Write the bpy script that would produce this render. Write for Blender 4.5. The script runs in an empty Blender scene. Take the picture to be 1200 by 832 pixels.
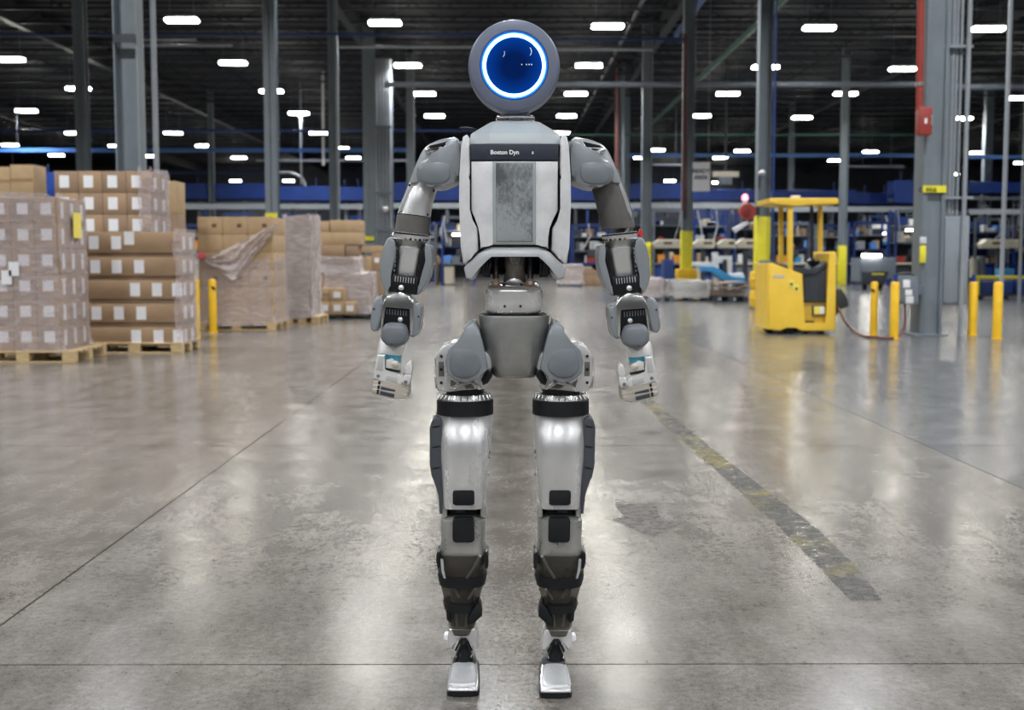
import bpy, bmesh, math, random
from mathutils import Vector, Matrix, Euler

# ------------------------------------------------------------------ camera, world, lamps, exposure
SC = bpy.context.scene
COL = SC.collection
FPX = 1400.0                     # focal length in pixels of the 1200 x 832 frame
CH = 1.115                       # camera height (m)
PITCH = math.atan(113 / 1400)
YAW = -5 / 1400
cam_d = bpy.data.cameras.new('camera')
cam = bpy.data.objects.new('camera', cam_d)
COL.objects.link(cam)
cam_d.sensor_fit = 'HORIZONTAL'
cam_d.sensor_width = 36.0
cam_d.lens = FPX / 1200 * 36
cam_d.clip_end = 400
cam.location = (0, 0, CH)
cam.rotation_euler = (math.pi / 2 - PITCH, 0, YAW)
cam_d.dof.use_dof = True
cam_d.dof.focus_distance = 3.06
cam_d.dof.aperture_fstop = 4.8
SC.camera = cam

world = bpy.data.worlds.new('hall_air')
SC.world = world
world.use_nodes = True
world.node_tree.nodes['Background'].inputs[0].default_value = (0.80, 0.90, 1.0, 1)
world.node_tree.nodes['Background'].inputs[1].default_value = 0.06

SC.view_settings.view_transform = 'Standard'
SC.view_settings.look = 'None'
SC.view_settings.gamma = 1.0
SC.view_settings.use_curve_mapping = False
SC.view_settings.exposure = 0.68

LAMP_L = 36.0                    # radiance of the high bay diffusers
LAMP_W = 200.0                   # light each high bay throws down (W), lensed to a wide cone
LAMP_COL = (0.965, 0.985, 1.0)
LAMP_Z = CH + 7.0
def area_lamp(name, loc, sx, sy, watts, rot=(0, 0, 0), spread=146):
    d = bpy.data.lights.new(name, 'AREA')
    d.shape = 'RECTANGLE'; d.size = sx; d.size_y = sy; d.energy = watts; d.color = LAMP_COL
    d.spread = math.radians(spread)
    o = bpy.data.objects.new(name, d); COL.objects.link(o)
    o.location = loc; o.rotation_euler = rot
    return o
# the roof lamps of the bays over and behind the camera, on the grid of the ones in view
for _r in range(-4, 3):
    for _c in range(-4, 5):
        area_lamp('bay_lamp', (-0.3 + 6.55 * _c, 5.9 + 7.6 * _r, LAMP_Z), 1.1, 0.34, LAMP_W * (1.1 if _r > -1 else 0.95), spread=146 if _r > -1 else 164)

# ------------------------------------------------------------------ pixel <-> world helpers (for measuring real positions)
RC = Euler((math.pi / 2 - PITCH, 0, YAW)).to_matrix()
def ray(px, py): return RC @ Vector((px - 600, 416 - py, -FPX))
def P(px, py, Y):
    d = ray(px, py); t = Y / d.y
    return Vector((d.x * t, Y, CH + d.z * t))
def G(px, py, z=0.0):
    d = ray(px, py); t = (z - CH) / d.z
    return Vector((d.x * t, d.y * t, z))

# ------------------------------------------------------------------ materials
def _nodes(name):
    m = bpy.data.materials.new(name); m.use_nodes = True
    nt = m.node_tree
    return m, nt, nt.nodes, nt.links, nt.nodes['Principled BSDF']

def M(name, col, rough=0.5, metal=0.0, var=0.0, vs=6.0, bump=0.0, bs=80.0, rvar=0.0, col2=None,
      stretch=(1, 1, 1), spec=0.5, coat=0.0, emit=None, estr=0.0, alpha=1.0):
    m, nt, N, L, b = _nodes(name)
    b.inputs['Roughness'].default_value = rough
    b.inputs['Metallic'].default_value = metal
    b.inputs['Base Color'].default_value = (*col, 1)
    b.inputs['Specular IOR Level'].default_value = spec
    b.inputs['Coat Weight'].default_value = coat
    b.inputs['Alpha'].default_value = alpha
    if emit:
        b.inputs['Emission Color'].default_value = (*emit, 1)
        b.inputs['Emission Strength'].default_value = estr
    if var or bump or rvar or col2:
        tc = N.new('ShaderNodeTexCoord'); mp = N.new('ShaderNodeMapping')
        mp.inputs['Scale'].default_value = stretch
        L.new(tc.outputs['Object'], mp.inputs['Vector'])
        nz = N.new('ShaderNodeTexNoise'); nz.inputs['Scale'].default_value = vs
        nz.inputs['Detail'].default_value = 6; nz.inputs['Roughness'].default_value = 0.62
        L.new(mp.outputs[0], nz.inputs['Vector'])
        rp = N.new('ShaderNodeValToRGB')
        rp.color_ramp.elements[0].position = 0.32; rp.color_ramp.elements[1].position = 0.70
        c2 = col2 or tuple(min(1, c * (1 + var)) for c in col)
        c1 = col if col2 else tuple(c * (1 - var) for c in col)
        rp.color_ramp.elements[0].color = (*c1, 1); rp.color_ramp.elements[1].color = (*c2, 1)
        L.new(nz.outputs['Fac'], rp.inputs[0]); L.new(rp.outputs[0], b.inputs['Base Color'])
        if rvar:
            mr = N.new('ShaderNodeMapRange')
            mr.inputs['To Min'].default_value = max(0.02, rough - rvar); mr.inputs['To Max'].default_value = min(1, rough + rvar)
            L.new(nz.outputs['Fac'], mr.inputs['Value']); L.new(mr.outputs[0], b.inputs['Roughness'])
        if bump:
            n2 = N.new('ShaderNodeTexNoise'); n2.inputs['Scale'].default_value = bs; n2.inputs['Detail'].default_value = 4
            L.new(mp.outputs[0], n2.inputs['Vector'])
            bp = N.new('ShaderNodeBump'); bp.inputs['Strength'].default_value = bump; bp.inputs['Distance'].default_value = 0.01
            L.new(n2.outputs['Fac'], bp.inputs['Height']); L.new(bp.outputs[0], b.inputs['Normal'])
    return m

def emission(name, col, strength):
    m, nt, N, L, b = _nodes(name)
    b.inputs['Base Color'].default_value = (*col, 1)
    b.inputs['Emission Color'].default_value = (*col, 1)
    b.inputs['Emission Strength'].default_value = strength
    return m

# ------------------------------------------------------------------ object helpers
ORIGIN = Vector((0, 0, 0))       # where the current thing stands; meshes are given in world space and stored relative to it

def tag(o, label=None, cat=None, group=None, kind=None):
    if label: o['label'] = label
    if cat: o['category'] = cat
    if group: o['group'] = group
    if kind: o['kind'] = kind
    return o

def thing(name, label, cat, loc, group=None):
    global ORIGIN
    o = bpy.data.objects.new(name, None); COL.objects.link(o)
    o.empty_display_size = 0.1
    ORIGIN = Vector(loc); o.location = ORIGIN
    return tag(o, label, cat, group)

def to_mesh(name, bm, mat, angle=38, smooth=True, off=None):
    bmesh.ops.recalc_face_normals(bm, faces=bm.faces[:])
    if off is not None: bmesh.ops.translate(bm, verts=bm.verts[:], vec=-off)
    me = bpy.data.meshes.new(name); bm.to_mesh(me); bm.free()
    if smooth:
        me.polygons.foreach_set('use_smooth', [True] * len(me.polygons))
        me.set_sharp_from_angle(angle=math.radians(angle))
    me.materials.append(mat)
    return me

def part(name, bm, mat, parent, angle=38, label=None, kind=None):
    o = bpy.data.objects.new(name, to_mesh(name, bm, mat, angle, off=ORIGIN)); COL.objects.link(o)
    o.parent = parent
    if label: o['label'] = label
    if kind: o['kind'] = kind
    return o

def solo(name, bm, mat, label, cat, loc, group=None, kind=None, angle=38):
    loc = Vector(loc)
    o = bpy.data.objects.new(name, to_mesh(name, bm, mat, angle, off=loc)); COL.objects.link(o)
    o.location = loc
    return tag(o, label, cat, group, kind)

def inst(name, me, parent, loc=(0, 0, 0), rot=(0, 0, 0), scale=(1, 1, 1)):
    o = bpy.data.objects.new(name, me); COL.objects.link(o)
    o.parent = parent; o.location = loc; o.rotation_euler = rot; o.scale = scale
    return o

def clone(o, loc, label=None, group=None, rot=None):
    def rec(s, p):
        c = s.copy(); COL.objects.link(c); c.parent = p
        for ch in s.children: rec(ch, c)
        return c
    c = rec(o, None); c.location = loc
    if rot is not None: c.rotation_euler = rot
    if label: c['label'] = label
    if group: c['group'] = group
    return c

# ------------------------------------------------------------------ shape helpers (all add to a bmesh)
def NB(): return bmesh.new()

def abox(bm, x0, x1, y0, y1, z0, z1, bevel=0.0, seg=2):
    v = [bm.verts.new((x, y, z)) for z in (z0, z1) for y in (y0, y1) for x in (x0, x1)]
    f = [bm.faces.new([v[i] for i in q]) for q in ((0, 2, 3, 1), (4, 5, 7, 6), (0, 1, 5, 4), (2, 6, 7, 3), (0, 4, 6, 2), (1, 3, 7, 5))]
    if bevel:
        es = list({e for q in f for e in q.edges})
        bmesh.ops.bevel(bm, geom=es, offset=bevel, segments=seg, profile=0.5, affect='EDGES', clamp_overlap=True)
    return bm

def frame_of(axis):
    a = Vector(axis).normalized()
    u = a.cross(Vector((0, 0, 1)))
    if u.length < 1e-4: u = Vector((1, 0, 0))
    u.normalize()
    return a, u, a.cross(u).normalized()

def rings(bm, loops, cap0=True, cap1=True):
    vs = [[bm.verts.new(p) for p in lp] for lp in loops]
    n = len(vs[0])
    for a, b in zip(vs, vs[1:]):
        for i in range(n):
            bm.faces.new((a[i], a[(i + 1) % n], b[(i + 1) % n], b[i]))
    if cap0: bm.faces.new(vs[0])
    if cap1: bm.faces.new(vs[-1])
    return vs

def alathe(bm, o, axis, prof, segs=32, cap0=True, cap1=True):
    a, u, w = frame_of(axis); o = Vector(o)
    lps = [[o + a * h + (u * math.cos(2 * math.pi * k / segs) + w * math.sin(2 * math.pi * k / segs)) * max(r, 1e-4)
            for k in range(segs)] for r, h in prof]
    rings(bm, lps, cap0, cap1); return bm

def acyl(bm, p0, p1, r, r1=None, segs=16):
    p0, p1 = Vector(p0), Vector(p1)
    return alathe(bm, p0, p1 - p0, [(r, 0), (r if r1 is None else r1, (p1 - p0).length)], segs)

def atube(bm, pts, r, segs=8):
    pts = [Vector(p) for p in pts]; lps = []
    for i, p in enumerate(pts):
        d = (pts[min(i + 1, len(pts) - 1)] - pts[max(i - 1, 0)])
        a, u, w = frame_of(d)
        lps.append([p + (u * math.cos(2 * math.pi * k / segs) + w * math.sin(2 * math.pi * k / segs)) * r for k in range(segs)])
    rings(bm, lps); return bm

def aloft(bm, secs, segs=40):
    """secs: (centre, half-width vector, half-depth vector, superellipse exponent)"""
    lps = []
    for c, ux, uy, n in secs:
        lp = []
        for k in range(segs):
            t = 2 * math.pi * (k + 0.5) / segs
            cs, sn = math.cos(t), math.sin(t)
            lp.append(c + ux * math.copysign(abs(cs) ** (2 / n), cs) + uy * math.copysign(abs(sn) ** (2 / n), sn))
        lps.append(lp)
    rings(bm, lps); return bm

def sec(l, r, Y, depth, n=3.0):
    a, b = P(*l, Y), P(*r, Y)
    return ((a + b) / 2, (b - a) / 2, Vector((0, depth / 2, 0)), n)

def chaikin(pts, it=1, w=0.25):
    for _ in range(it):
        o = []
        for i in range(len(pts)):
            a, b = pts[i], pts[(i + 1) % len(pts)]
            o.append(tuple(x * (1 - w) + y * w for x, y in zip(a, b)))
            o.append(tuple(x * w + y * (1 - w) for x, y in zip(a, b)))
        pts = o
    return pts

def aprism(bm, px, Y0, Y1, bevel=0.004, seg=3, Yref=None, round_=0, bulge=None, back=True):
    """an outline measured in the photograph at depth Yref, given its real size, and extruded from Y0 to Y1"""
    if round_: px = chaikin(px, round_)
    Yr = Y0 if Yref is None else Yref
    pts = [P(x, y, Yr) for x, y in px]
    f = [bm.verts.new((p.x, Y0, p.z)) for p in pts]
    b = [bm.verts.new((p.x, Y1, p.z)) for p in pts]
    n = len(f)
    ff = bm.faces.new(f); fb = bm.faces.new(b[::-1])
    for i in range(n): bm.faces.new((f[i], b[i], b[(i + 1) % n], f[(i + 1) % n]))
    if bevel:
        es = list(ff.edges) + (list(fb.edges) if back else [])
        bmesh.ops.bevel(bm, geom=es, offset=bevel, segments=seg, profile=0.5, affect='EDGES', clamp_overlap=True)
    if bulge:
        cx = sum(p.x for p in pts) / n; cz = sum(p.z for p in pts) / n
        wx = max(abs(p.x - cx) for p in pts); wz = max(abs(p.z - cz) for p in pts)
        for ax, lim, c in ((0, wx, cx), (2, wz, cz)):
            k = 9
            for j in range(1, k):
                co = [0, 0, 0]; no = [0, 0, 0]
                co[ax] = c - lim + 2 * lim * j / k; no[ax] = 1
                bmesh.ops.bisect_plane(bm, geom=bm.verts[:] + bm.edges[:] + bm.faces[:], plane_co=co, plane_no=no)
        ym = (Y0 + Y1) / 2
        for v in bm.verts:
            if v.co.y < ym:
                q = max(0, 1 - ((v.co.x - cx) / wx) ** 2) * max(0, 1 - ((v.co.z - cz) / wz) ** 2)
                v.co.y -= bulge * q ** 0.6
    return bm

def arect(bm, x0, y0, x1, y1, Y0, Y1, bevel=0.003, round_=0, **k):
    return aprism(bm, [(x0, y0), (x1, y0), (x1, y1), (x0, y1)], Y0, Y1, bevel, round_=round_, **k)

def disc(bm, px, py, rpx, Y0, Y1, segs=20, dome=0.0):
    c = P(px, py, Y0); r = (P(px + rpx, py, Y0) - c).length
    pr = [(r, 0), (r, Y1 - Y0)]
    if dome: pr = [(0, -dome), (r * 0.6, -dome * 0.75), (r * 0.92, -dome * 0.2), (r, 0), (r, Y1 - Y0)]
    return alathe(bm, c, (0, 1, 0), pr, segs)

def text_mesh(body, size, extrude=0.0006, bold=0.0):
    cu = bpy.data.curves.new('lettering', 'FONT'); cu.body = body; cu.size = size; cu.extrude = extrude; cu.offset = bold
    cu.align_x = 'CENTER'; cu.align_y = 'CENTER'; cu.resolution_u = 3
    o = bpy.data.objects.new('lettering', cu); COL.objects.link(o)
    bpy.context.view_layer.update()
    me = bpy.data.meshes.new_from_object(o.evaluated_get(bpy.context.evaluated_depsgraph_get()))
    bpy.data.objects.remove(o); bpy.data.curves.remove(cu)
    return me

def lettering(body, size, loc, parent, mat, rot=(math.pi / 2, 0, 0), sx=1.0, name='lettering', bold=0.0):
    me = text_mesh(body, size, bold=bold); me.materials.clear(); me.materials.append(mat)
    o = bpy.data.objects.new(name, me); COL.objects.link(o)
    o.parent = parent; o.location = Vector(loc) - ORIGIN; o.rotation_euler = rot; o.scale = (sx, 1, 1)
    return o

ORD = ['first', 'second', 'third', 'fourth', 'fifth', 'sixth', 'seventh', 'eighth', 'ninth', 'tenth', 'eleventh', 'twelfth',
       'thirteenth', 'fourteenth', 'fifteenth', 'sixteenth', 'seventeenth', 'eighteenth', 'nineteenth', 'twentieth']
RND = random.Random(7)
# ------------------------------------------------------------------ palette
silver = M('brushed_silver', (0.70, 0.70, 0.70), 0.27, 0.62, var=0.12, vs=9, rvar=0.10, bump=0.03, bs=260, stretch=(1, 1, 0.25))
silver_dark = M('worn_silver', (0.42, 0.42, 0.405), 0.30, 0.7, var=0.22, vs=12, rvar=0.12, bump=0.06, bs=200)
chrome = M('polished_silver', (0.78, 0.78, 0.78), 0.20, 1.0, var=0.06, vs=14, rvar=0.06)
grey_shell = M('grey_shell', (0.235, 0.258, 0.278), 0.30, 0.15, var=0.08, vs=5, rvar=0.08, bump=0.02, bs=300)
grey_shell2 = M('grey_shell_darker', (0.185, 0.205, 0.225), 0.36, 0.1, var=0.08, vs=5, rvar=0.08)
top_shell = M('chest_top_shell', (0.38, 0.41, 0.43), 0.46, 0.05, var=0.06, vs=5, rvar=0.06)
grey_pad = M('grey_bumper', (0.15, 0.165, 0.185), 0.45, 0.0, var=0.16, vs=14, rvar=0.08, bump=0.04, bs=420)
white_shell = M('off_white_shell', (0.62, 0.62, 0.63), 0.36, 0.1, var=0.13, vs=16, rvar=0.1, bump=0.03, bs=120)
light_shell = M('light_grey_shell', (0.47, 0.49, 0.51), 0.32, 0.35, var=0.08, vs=9, rvar=0.08)
black = M('black_rubber', (0.008, 0.009, 0.011), 0.55, 0.0, var=0.3, vs=20, bump=0.05, bs=300, spec=0.25)
black_gloss = M('black_plastic', (0.009, 0.010, 0.012), 0.28, 0.0, spec=0.35)
navy = M('navy_plate', (0.022, 0.028, 0.045), 0.42, 0.0, var=0.2, vs=30)
mesh_sleeve = M('grey_fabric_sleeve', (0.13, 0.125, 0.115), 0.85, 0.0, var=0.25, vs=10, bump=0.5, bs=700)
bronze = M('bronze', (0.22, 0.13, 0.09), 0.4, 0.8)
taupe = M('taupe_metal', (0.17, 0.155, 0.13), 0.45, 0.5, var=0.3, vs=25)
white_mark = M('white_mark_and_glint', (0.85, 0.86, 0.88), 0.5)
ring_blue = M('blue_anodised', (0.10, 0.42, 0.60), 0.3, 0.6, var=0.1)
hand_white = M('pale_hand_metal', (0.72, 0.71, 0.69), 0.34, 0.35, var=0.06, vs=20)
hand_beige = M('beige_finger', (0.52, 0.48, 0.42), 0.4, 0.35, var=0.1, vs=20)
red_plastic = M('red_plastic', (0.55, 0.03, 0.03), 0.4)
head_grey = M('head_grey', (0.14, 0.16, 0.225), 0.42, 0.2, rvar=0.05, var=0.05, vs=20)  # the blue reflected by the head rim is put into this colour
ring_core = emission('ring_light', (0.30, 0.70, 1.0), 4.5)
ring_side = emission('ring_light_edge', (0.0, 0.14, 0.9), 0.55)

def screen_mat():
    m, nt, N, L, b = _nodes('face_glass')
    b.inputs['Roughness'].default_value = 0.06; b.inputs['Specular IOR Level'].default_value = 0.2; b.inputs['Base Color'].default_value = (0.002, 0.004, 0.016, 1)
    b.inputs['Emission Strength'].default_value = 1.0
    tc = N.new('ShaderNodeTexCoord'); ln = N.new('ShaderNodeVectorMath'); ln.operation = 'LENGTH'
    L.new(tc.outputs['Object'], ln.inputs[0])
    mr = N.new('ShaderNodeMapRange'); mr.inputs['From Max'].default_value = 0.083
    L.new(ln.outputs['Value'], mr.inputs['Value'])
    rp = N.new('ShaderNodeValToRGB'); e = rp.color_ramp.elements
    e[0].position = 0.35; e[0].color = (0.0, 0.006, 0.05, 1); e[1].position = 1.0; e[1].color = (0.0, 0.10, 0.75, 1)
    k = e.new(0.80); k.color = (0.0, 0.022, 0.16, 1)
    L.new(mr.outputs[0], rp.inputs[0]); L.new(rp.outputs[0], b.inputs['Emission Color'])
    return m
face_glass = screen_mat()

def scuffed_mat():
    m, nt, N, L, b = _nodes('scuffed_pad')
    tc = N.new('ShaderNodeTexCoord'); mp = N.new('ShaderNodeMapping'); mp.inputs['Scale'].default_value = (70, 70, 40)
    L.new(tc.outputs['Object'], mp.inputs['Vector'])
    nz = N.new('ShaderNodeTexNoise'); nz.inputs['Scale'].default_value = 1.6; nz.inputs['Detail'].default_value = 8; nz.inputs['Roughness'].default_value = 0.75
    L.new(mp.outputs[0], nz.inputs['Vector'])
    n2 = N.new('ShaderNodeTexNoise'); n2.inputs['Scale'].default_value = 9; L.new(tc.outputs['Object'], n2.inputs['Vector'])
    mm = N.new('ShaderNodeMath'); mm.operation = 'MULTIPLY'; L.new(nz.outputs['Fac'], mm.inputs[0]); L.new(n2.outputs['Fac'], mm.inputs[1])
    rp = N.new('ShaderNodeValToRGB'); e = rp.color_ramp.elements
    e[0].position = 0.13; e[0].color = (0.07, 0.075, 0.08, 1); e[1].position = 0.27; e[1].color = (0.27, 0.295, 0.305, 1)
    L.new(mm.outputs[0], rp.inputs[0]); L.new(rp.outputs[0], b.inputs['Base Color'])
    b.inputs['Roughness'].default_value = 0.5
    return m
scuffed = scuffed_mat()

def clear_film(name, tint, trans, rough, white):
    m, nt, N, L, b = _nodes(name)
    out = N['Material Output']
    b.inputs['Base Color'].default_value = (*white, 1); b.inputs['Roughness'].default_value = rough
    tr = N.new('ShaderNodeBsdfTransparent'); tr.inputs[0].default_value = (*tint, 1)
    mx = N.new('ShaderNodeMixShader')
    tc = N.new('ShaderNodeTexCoord'); mp = N.new('ShaderNodeMapping'); mp.inputs['Scale'].default_value = (3, 3, 9)
    L.new(tc.outputs['Object'], mp.inputs['Vector'])
    nz = N.new('ShaderNodeTexNoise'); nz.inputs['Scale'].default_value = 2.4; nz.inputs['Detail'].default_value = 5
    L.new(mp.outputs[0], nz.inputs['Vector'])
    mr = N.new('ShaderNodeMapRange'); mr.inputs['From Min'].default_value = 0.3; mr.inputs['From Max'].default_value = 0.75
    mr.inputs['To Min'].default_value = max(0, 1 - trans - 0.10); mr.inputs['To Max'].default_value = min(1, 1 - trans + 0.14)
    L.new(nz.outputs['Fac'], mr.inputs['Value'])
    L.new(mr.outputs[0], mx.inputs[0]); L.new(tr.outputs[0], mx.inputs[1]); L.new(b.outputs[0], mx.inputs[2])
    bp = N.new('ShaderNodeBump'); bp.inputs['Strength'].default_value = 0.6; bp.inputs['Distance'].default_value = 0.03
    L.new(nz.outputs['Fac'], bp.inputs['Height']); L.new(bp.outputs[0], b.inputs['Normal'])
    L.new(mx.outputs[0], out.inputs['Surface'])
    return m
film = clear_film('stretch_film', (0.95, 0.93, 0.94), 0.70, 0.22, (0.70, 0.64, 0.65))
film_thick = clear_film('layered_stretch_film', (0.88, 0.84, 0.84), 0.50, 0.22, (0.72, 0.66, 0.66))
smoke = clear_film('smoked_plastic', (0.50, 0.48, 0.45), 0.80, 0.08, (0.05, 0.047, 0.042))

carton_m = [M('cardboard_%s' % n, tuple(q * .88 for q in c), 0.75, 0, var=0.10, vs=5, bump=0.05, bs=40) for n, c in
            (('brown', (0.36, 0.235, 0.135)), ('tan', (0.46, 0.315, 0.175)), ('dull', (0.30, 0.20, 0.125)))]
tape_m = M('packing_tape', (0.30, 0.19, 0.10), 0.3)
paper = M('white_paper', (0.74, 0.74, 0.76), 0.6)
paper_yellow = M('yellow_paper', (0.80, 0.66, 0.12), 0.6)
print_m = M('dark_print', (0.10, 0.06, 0.035), 0.7)
wood = M('pallet_wood', (0.52, 0.38, 0.20), 0.75, var=0.25, vs=8, stretch=(1, 8, 8), bump=0.1)
black_pallet = M('black_plastic_pallet', (0.015, 0.015, 0.017), 0.5)
yellow = M('safety_yellow', (0.80, 0.47, 0.012), 0.42, var=0.08, vs=6, rvar=0.08)
safety = yellow
yellow_g = M('column_yellow', (0.74, 0.66, 0.03), 0.5, var=0.08)
yellow_t = M('truck_yellow', (0.80, 0.52, 0.05), 0.38, var=0.07, vs=4, rvar=0.05)
steel_grey = M('column_grey', (0.17, 0.20, 0.225), 0.5, 0.0, var=0.08, vs=3, rvar=0.1)
cladding_m = M('cladding_grey', (0.26, 0.29, 0.32), 0.6, 0.0, var=0.06)
pipe_grey = M('conduit_grey', (0.34, 0.37, 0.40), 0.42, 0.4, var=0.08)
red_dull = M('dull_red_paint', (0.10, 0.035, 0.032), 0.5, var=0.2)
red_paint = M('red_paint', (0.30, 0.04, 0.03), 0.45, var=0.1)
green_paint = M('green_paint', (0.05, 0.14, 0.10), 0.5)
blue_paint = M('blue_paint', (0.010, 0.040, 0.21), 0.45, var=0.25, vs=1.2)
blue_dark = M('dark_blue_paint', (0.015, 0.04, 0.16), 0.5, var=0.15)
blue_light = M('light_blue_paint', (0.10, 0.25, 0.62), 0.45)
teal_paint = M('sky_blue_paint', (0.05, 0.26, 0.52), 0.4)
beige_m = M('beige_paint', (0.50, 0.46, 0.37), 0.5, var=0.08)
mach_white = M('machine_white', (0.62, 0.63, 0.64), 0.45)
mach_dark = M('machine_dark', (0.035, 0.04, 0.05), 0.5, var=0.3)
mach_grey = M('machine_grey', (0.13, 0.15, 0.18), 0.5, var=0.15)
orange_m = M('orange_plastic', (0.65, 0.25, 0.03), 0.5)
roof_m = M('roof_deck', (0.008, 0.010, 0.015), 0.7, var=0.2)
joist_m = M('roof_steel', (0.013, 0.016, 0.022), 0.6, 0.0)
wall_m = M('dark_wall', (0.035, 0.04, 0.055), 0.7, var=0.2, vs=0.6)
cable_m = M('red_brown_cable', (0.12, 0.035, 0.03), 0.5)
lamp_m = emission('high_bay_diffuser', (1.0, 0.965, 0.86), LAMP_L)
small_glow = emission('task_lamp_and_glint', (1.0, 0.95, 0.85), 14.0)
pink_lamp = emission('pink_beacon', (1.0, 0.30, 0.38), 1.6)

def concrete(name, c0, c1, dirt):
    m, nt, N, L, b = _nodes(name)
    geo = N.new('ShaderNodeNewGeometry')
    def noise(scale, det, sc=(1, 1, 1), rough=0.6):
        mp = N.new('ShaderNodeMapping'); mp.inputs['Scale'].default_value = sc
        L.new(geo.outputs['Position'], mp.inputs['Vector'])
        n = N.new('ShaderNodeTexNoise'); n.inputs['Scale'].default_value = scale; n.inputs['Detail'].default_value = det
        n.inputs['Roughness'].default_value = rough
        L.new(mp.outputs[0], n.inputs['Vector']); return n
    def ramp(src, p0, p1, a, c):
        r = N.new('ShaderNodeValToRGB'); r.color_ramp.elements[0].position = p0; r.color_ramp.elements[1].position = p1
        r.color_ramp.elements[0].color = (*a, 1); r.color_ramp.elements[1].color = (*c, 1)
        L.new(src, r.inputs[0]); return r
    def mix(mode, f, a, c):
        x = N.new('ShaderNodeMix'); x.data_type = 'RGBA'; x.blend_type = mode; x.inputs[0].default_value = f
        L.new(a, x.inputs[6]); L.new(c, x.inputs[7]); return x.outputs[2]
    big = noise(0.5, 4); mid = noise(3.5, 8, rough=0.7); fine = noise(38, 6, rough=0.75); streak = noise(6, 6, (1.0, 0.18, 1), 0.7)
    spots = noise(5.5, 3, (1, 1.0, 1)); scr = noise(60, 3, (1, 0.05, 1), 0.6)
    base = ramp(big.outputs['Fac'], 0.35, 0.65, c0, c1).outputs[0]
    base = mix('MULTIPLY', 0.55, base, ramp(mid.outputs['Fac'], 0.30, 0.62, (0.60, 0.58, 0.56), (1.08, 1.08, 1.08)).outputs[0])
    base = mix('MULTIPLY', 0.8, base, ramp(fine.outputs['Fac'], 0.32, 0.60, (0.55, 0.54, 0.52), (1.1, 1.1, 1.1)).outputs[0])
    base = mix('MULTIPLY', 0.7, base, ramp(streak.outputs['Fac'], 0.30, 0.60, (0.55, 0.53, 0.50), (1.08, 1.08, 1.08)).outputs[0])
    vo = N.new('ShaderNodeTexVoronoi'); vo.inputs['Scale'].default_value = 0.85; vo.inputs['Randomness'].default_value = 1.0
    ds = N.new('ShaderNodeMix'); ds.data_type = 'VECTOR'; ds.inputs[0].default_value = 0.10
    L.new(geo.outputs['Position'], ds.inputs[4]); L.new(spots.outputs['Color'], ds.inputs[5]); L.new(ds.outputs[1], vo.inputs['Vector'])
    base = mix('MULTIPLY', 0.9, base, ramp(vo.outputs['Distance'], 0.045, 0.07, dirt, (1, 1, 1)).outputs[0])
    nick = noise(130, 5, (1, .7, 1), 0.7)
    base = mix('MULTIPLY', 0.8, base, ramp(nick.outputs['Fac'], 0.34, 0.47, (0.45, 0.43, 0.41), (1.03, 1.03, 1.03)).outputs[0])
    if name == 'polished_concrete':          # a lane scuffed by truck wheels
        sx = N.new('ShaderNodeSeparateXYZ'); L.new(geo.outputs['Position'], sx.inputs[0])
        ab = N.new('ShaderNodeMath'); ab.operation = 'SUBTRACT'; ab.inputs[1].default_value = 0.03; L.new(sx.outputs[0], ab.inputs[0])
        a2 = N.new('ShaderNodeMath'); a2.operation = 'ABSOLUTE'; L.new(ab.outputs[0], a2.inputs[0])
        lm = N.new('ShaderNodeMapRange'); lm.inputs['From Min'].default_value = 0.05; lm.inputs['From Max'].default_value = 0.15
        lm.inputs['To Min'].default_value = 1.0; lm.inputs['To Max'].default_value = 0.0; L.new(a2.outputs[0], lm.inputs['Value'])
        sp = ramp(noise(70, 6, (1, .6, 1), .75).outputs['Fac'], 0.42, 0.58, (0.42, 0.37, 0.31), (1.0, 0.97, 0.93))
        x = N.new('ShaderNodeMix'); x.data_type = 'RGBA'; x.blend_type = 'MULTIPLY'
        L.new(lm.outputs[0], x.inputs[0]); L.new(base, x.inputs[6]); L.new(sp.outputs[0], x.inputs[7]); base = x.outputs[2]
    L.new(base, b.inputs['Base Color'])
    rr = N.new('ShaderNodeMapRange'); rr.inputs['From Min'].default_value = 0.3; rr.inputs['From Max'].default_value = 0.7
    rr.inputs['To Min'].default_value = 0.15; rr.inputs['To Max'].default_value = 0.27
    L.new(mid.outputs['Fac'], rr.inputs['Value']); L.new(rr.outputs[0], b.inputs['Roughness'])
    b.inputs['Specular IOR Level'].default_value = 0.45
    bp = N.new('ShaderNodeBump'); bp.inputs['Strength'].default_value = 0.0; bp.inputs['Distance'].default_value = 0.004
    L.new(fine.outputs['Fac'], bp.inputs['Height'])
    b2 = N.new('ShaderNodeBump'); b2.inputs['Strength'].default_value = 0.03; b2.inputs['Distance'].default_value = 0.01
    L.new(big.outputs['Fac'], b2.inputs['Height']); L.new(bp.outputs[0], b2.inputs['Normal'])
    L.new(b2.outputs[0], b.inputs['Normal'])
    return m
conc_warm = concrete('polished_concrete_warm', (0.150, 0.136, 0.122), (0.190, 0.174, 0.158), (0.35, 0.33, 0.31))  # left slabs: beige bounce from the cartons is put into the colour
conc_mid = concrete('polished_concrete', (0.148, 0.137, 0.124), (0.182, 0.172, 0.160), (0.35, 0.33, 0.31))
conc_cool = concrete('polished_concrete_cool', (0.112, 0.116, 0.124), (0.150, 0.153, 0.158), (0.40, 0.40, 0.40))
joint_m = M('joint_filler', (0.05, 0.045, 0.04), 0.8)

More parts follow.
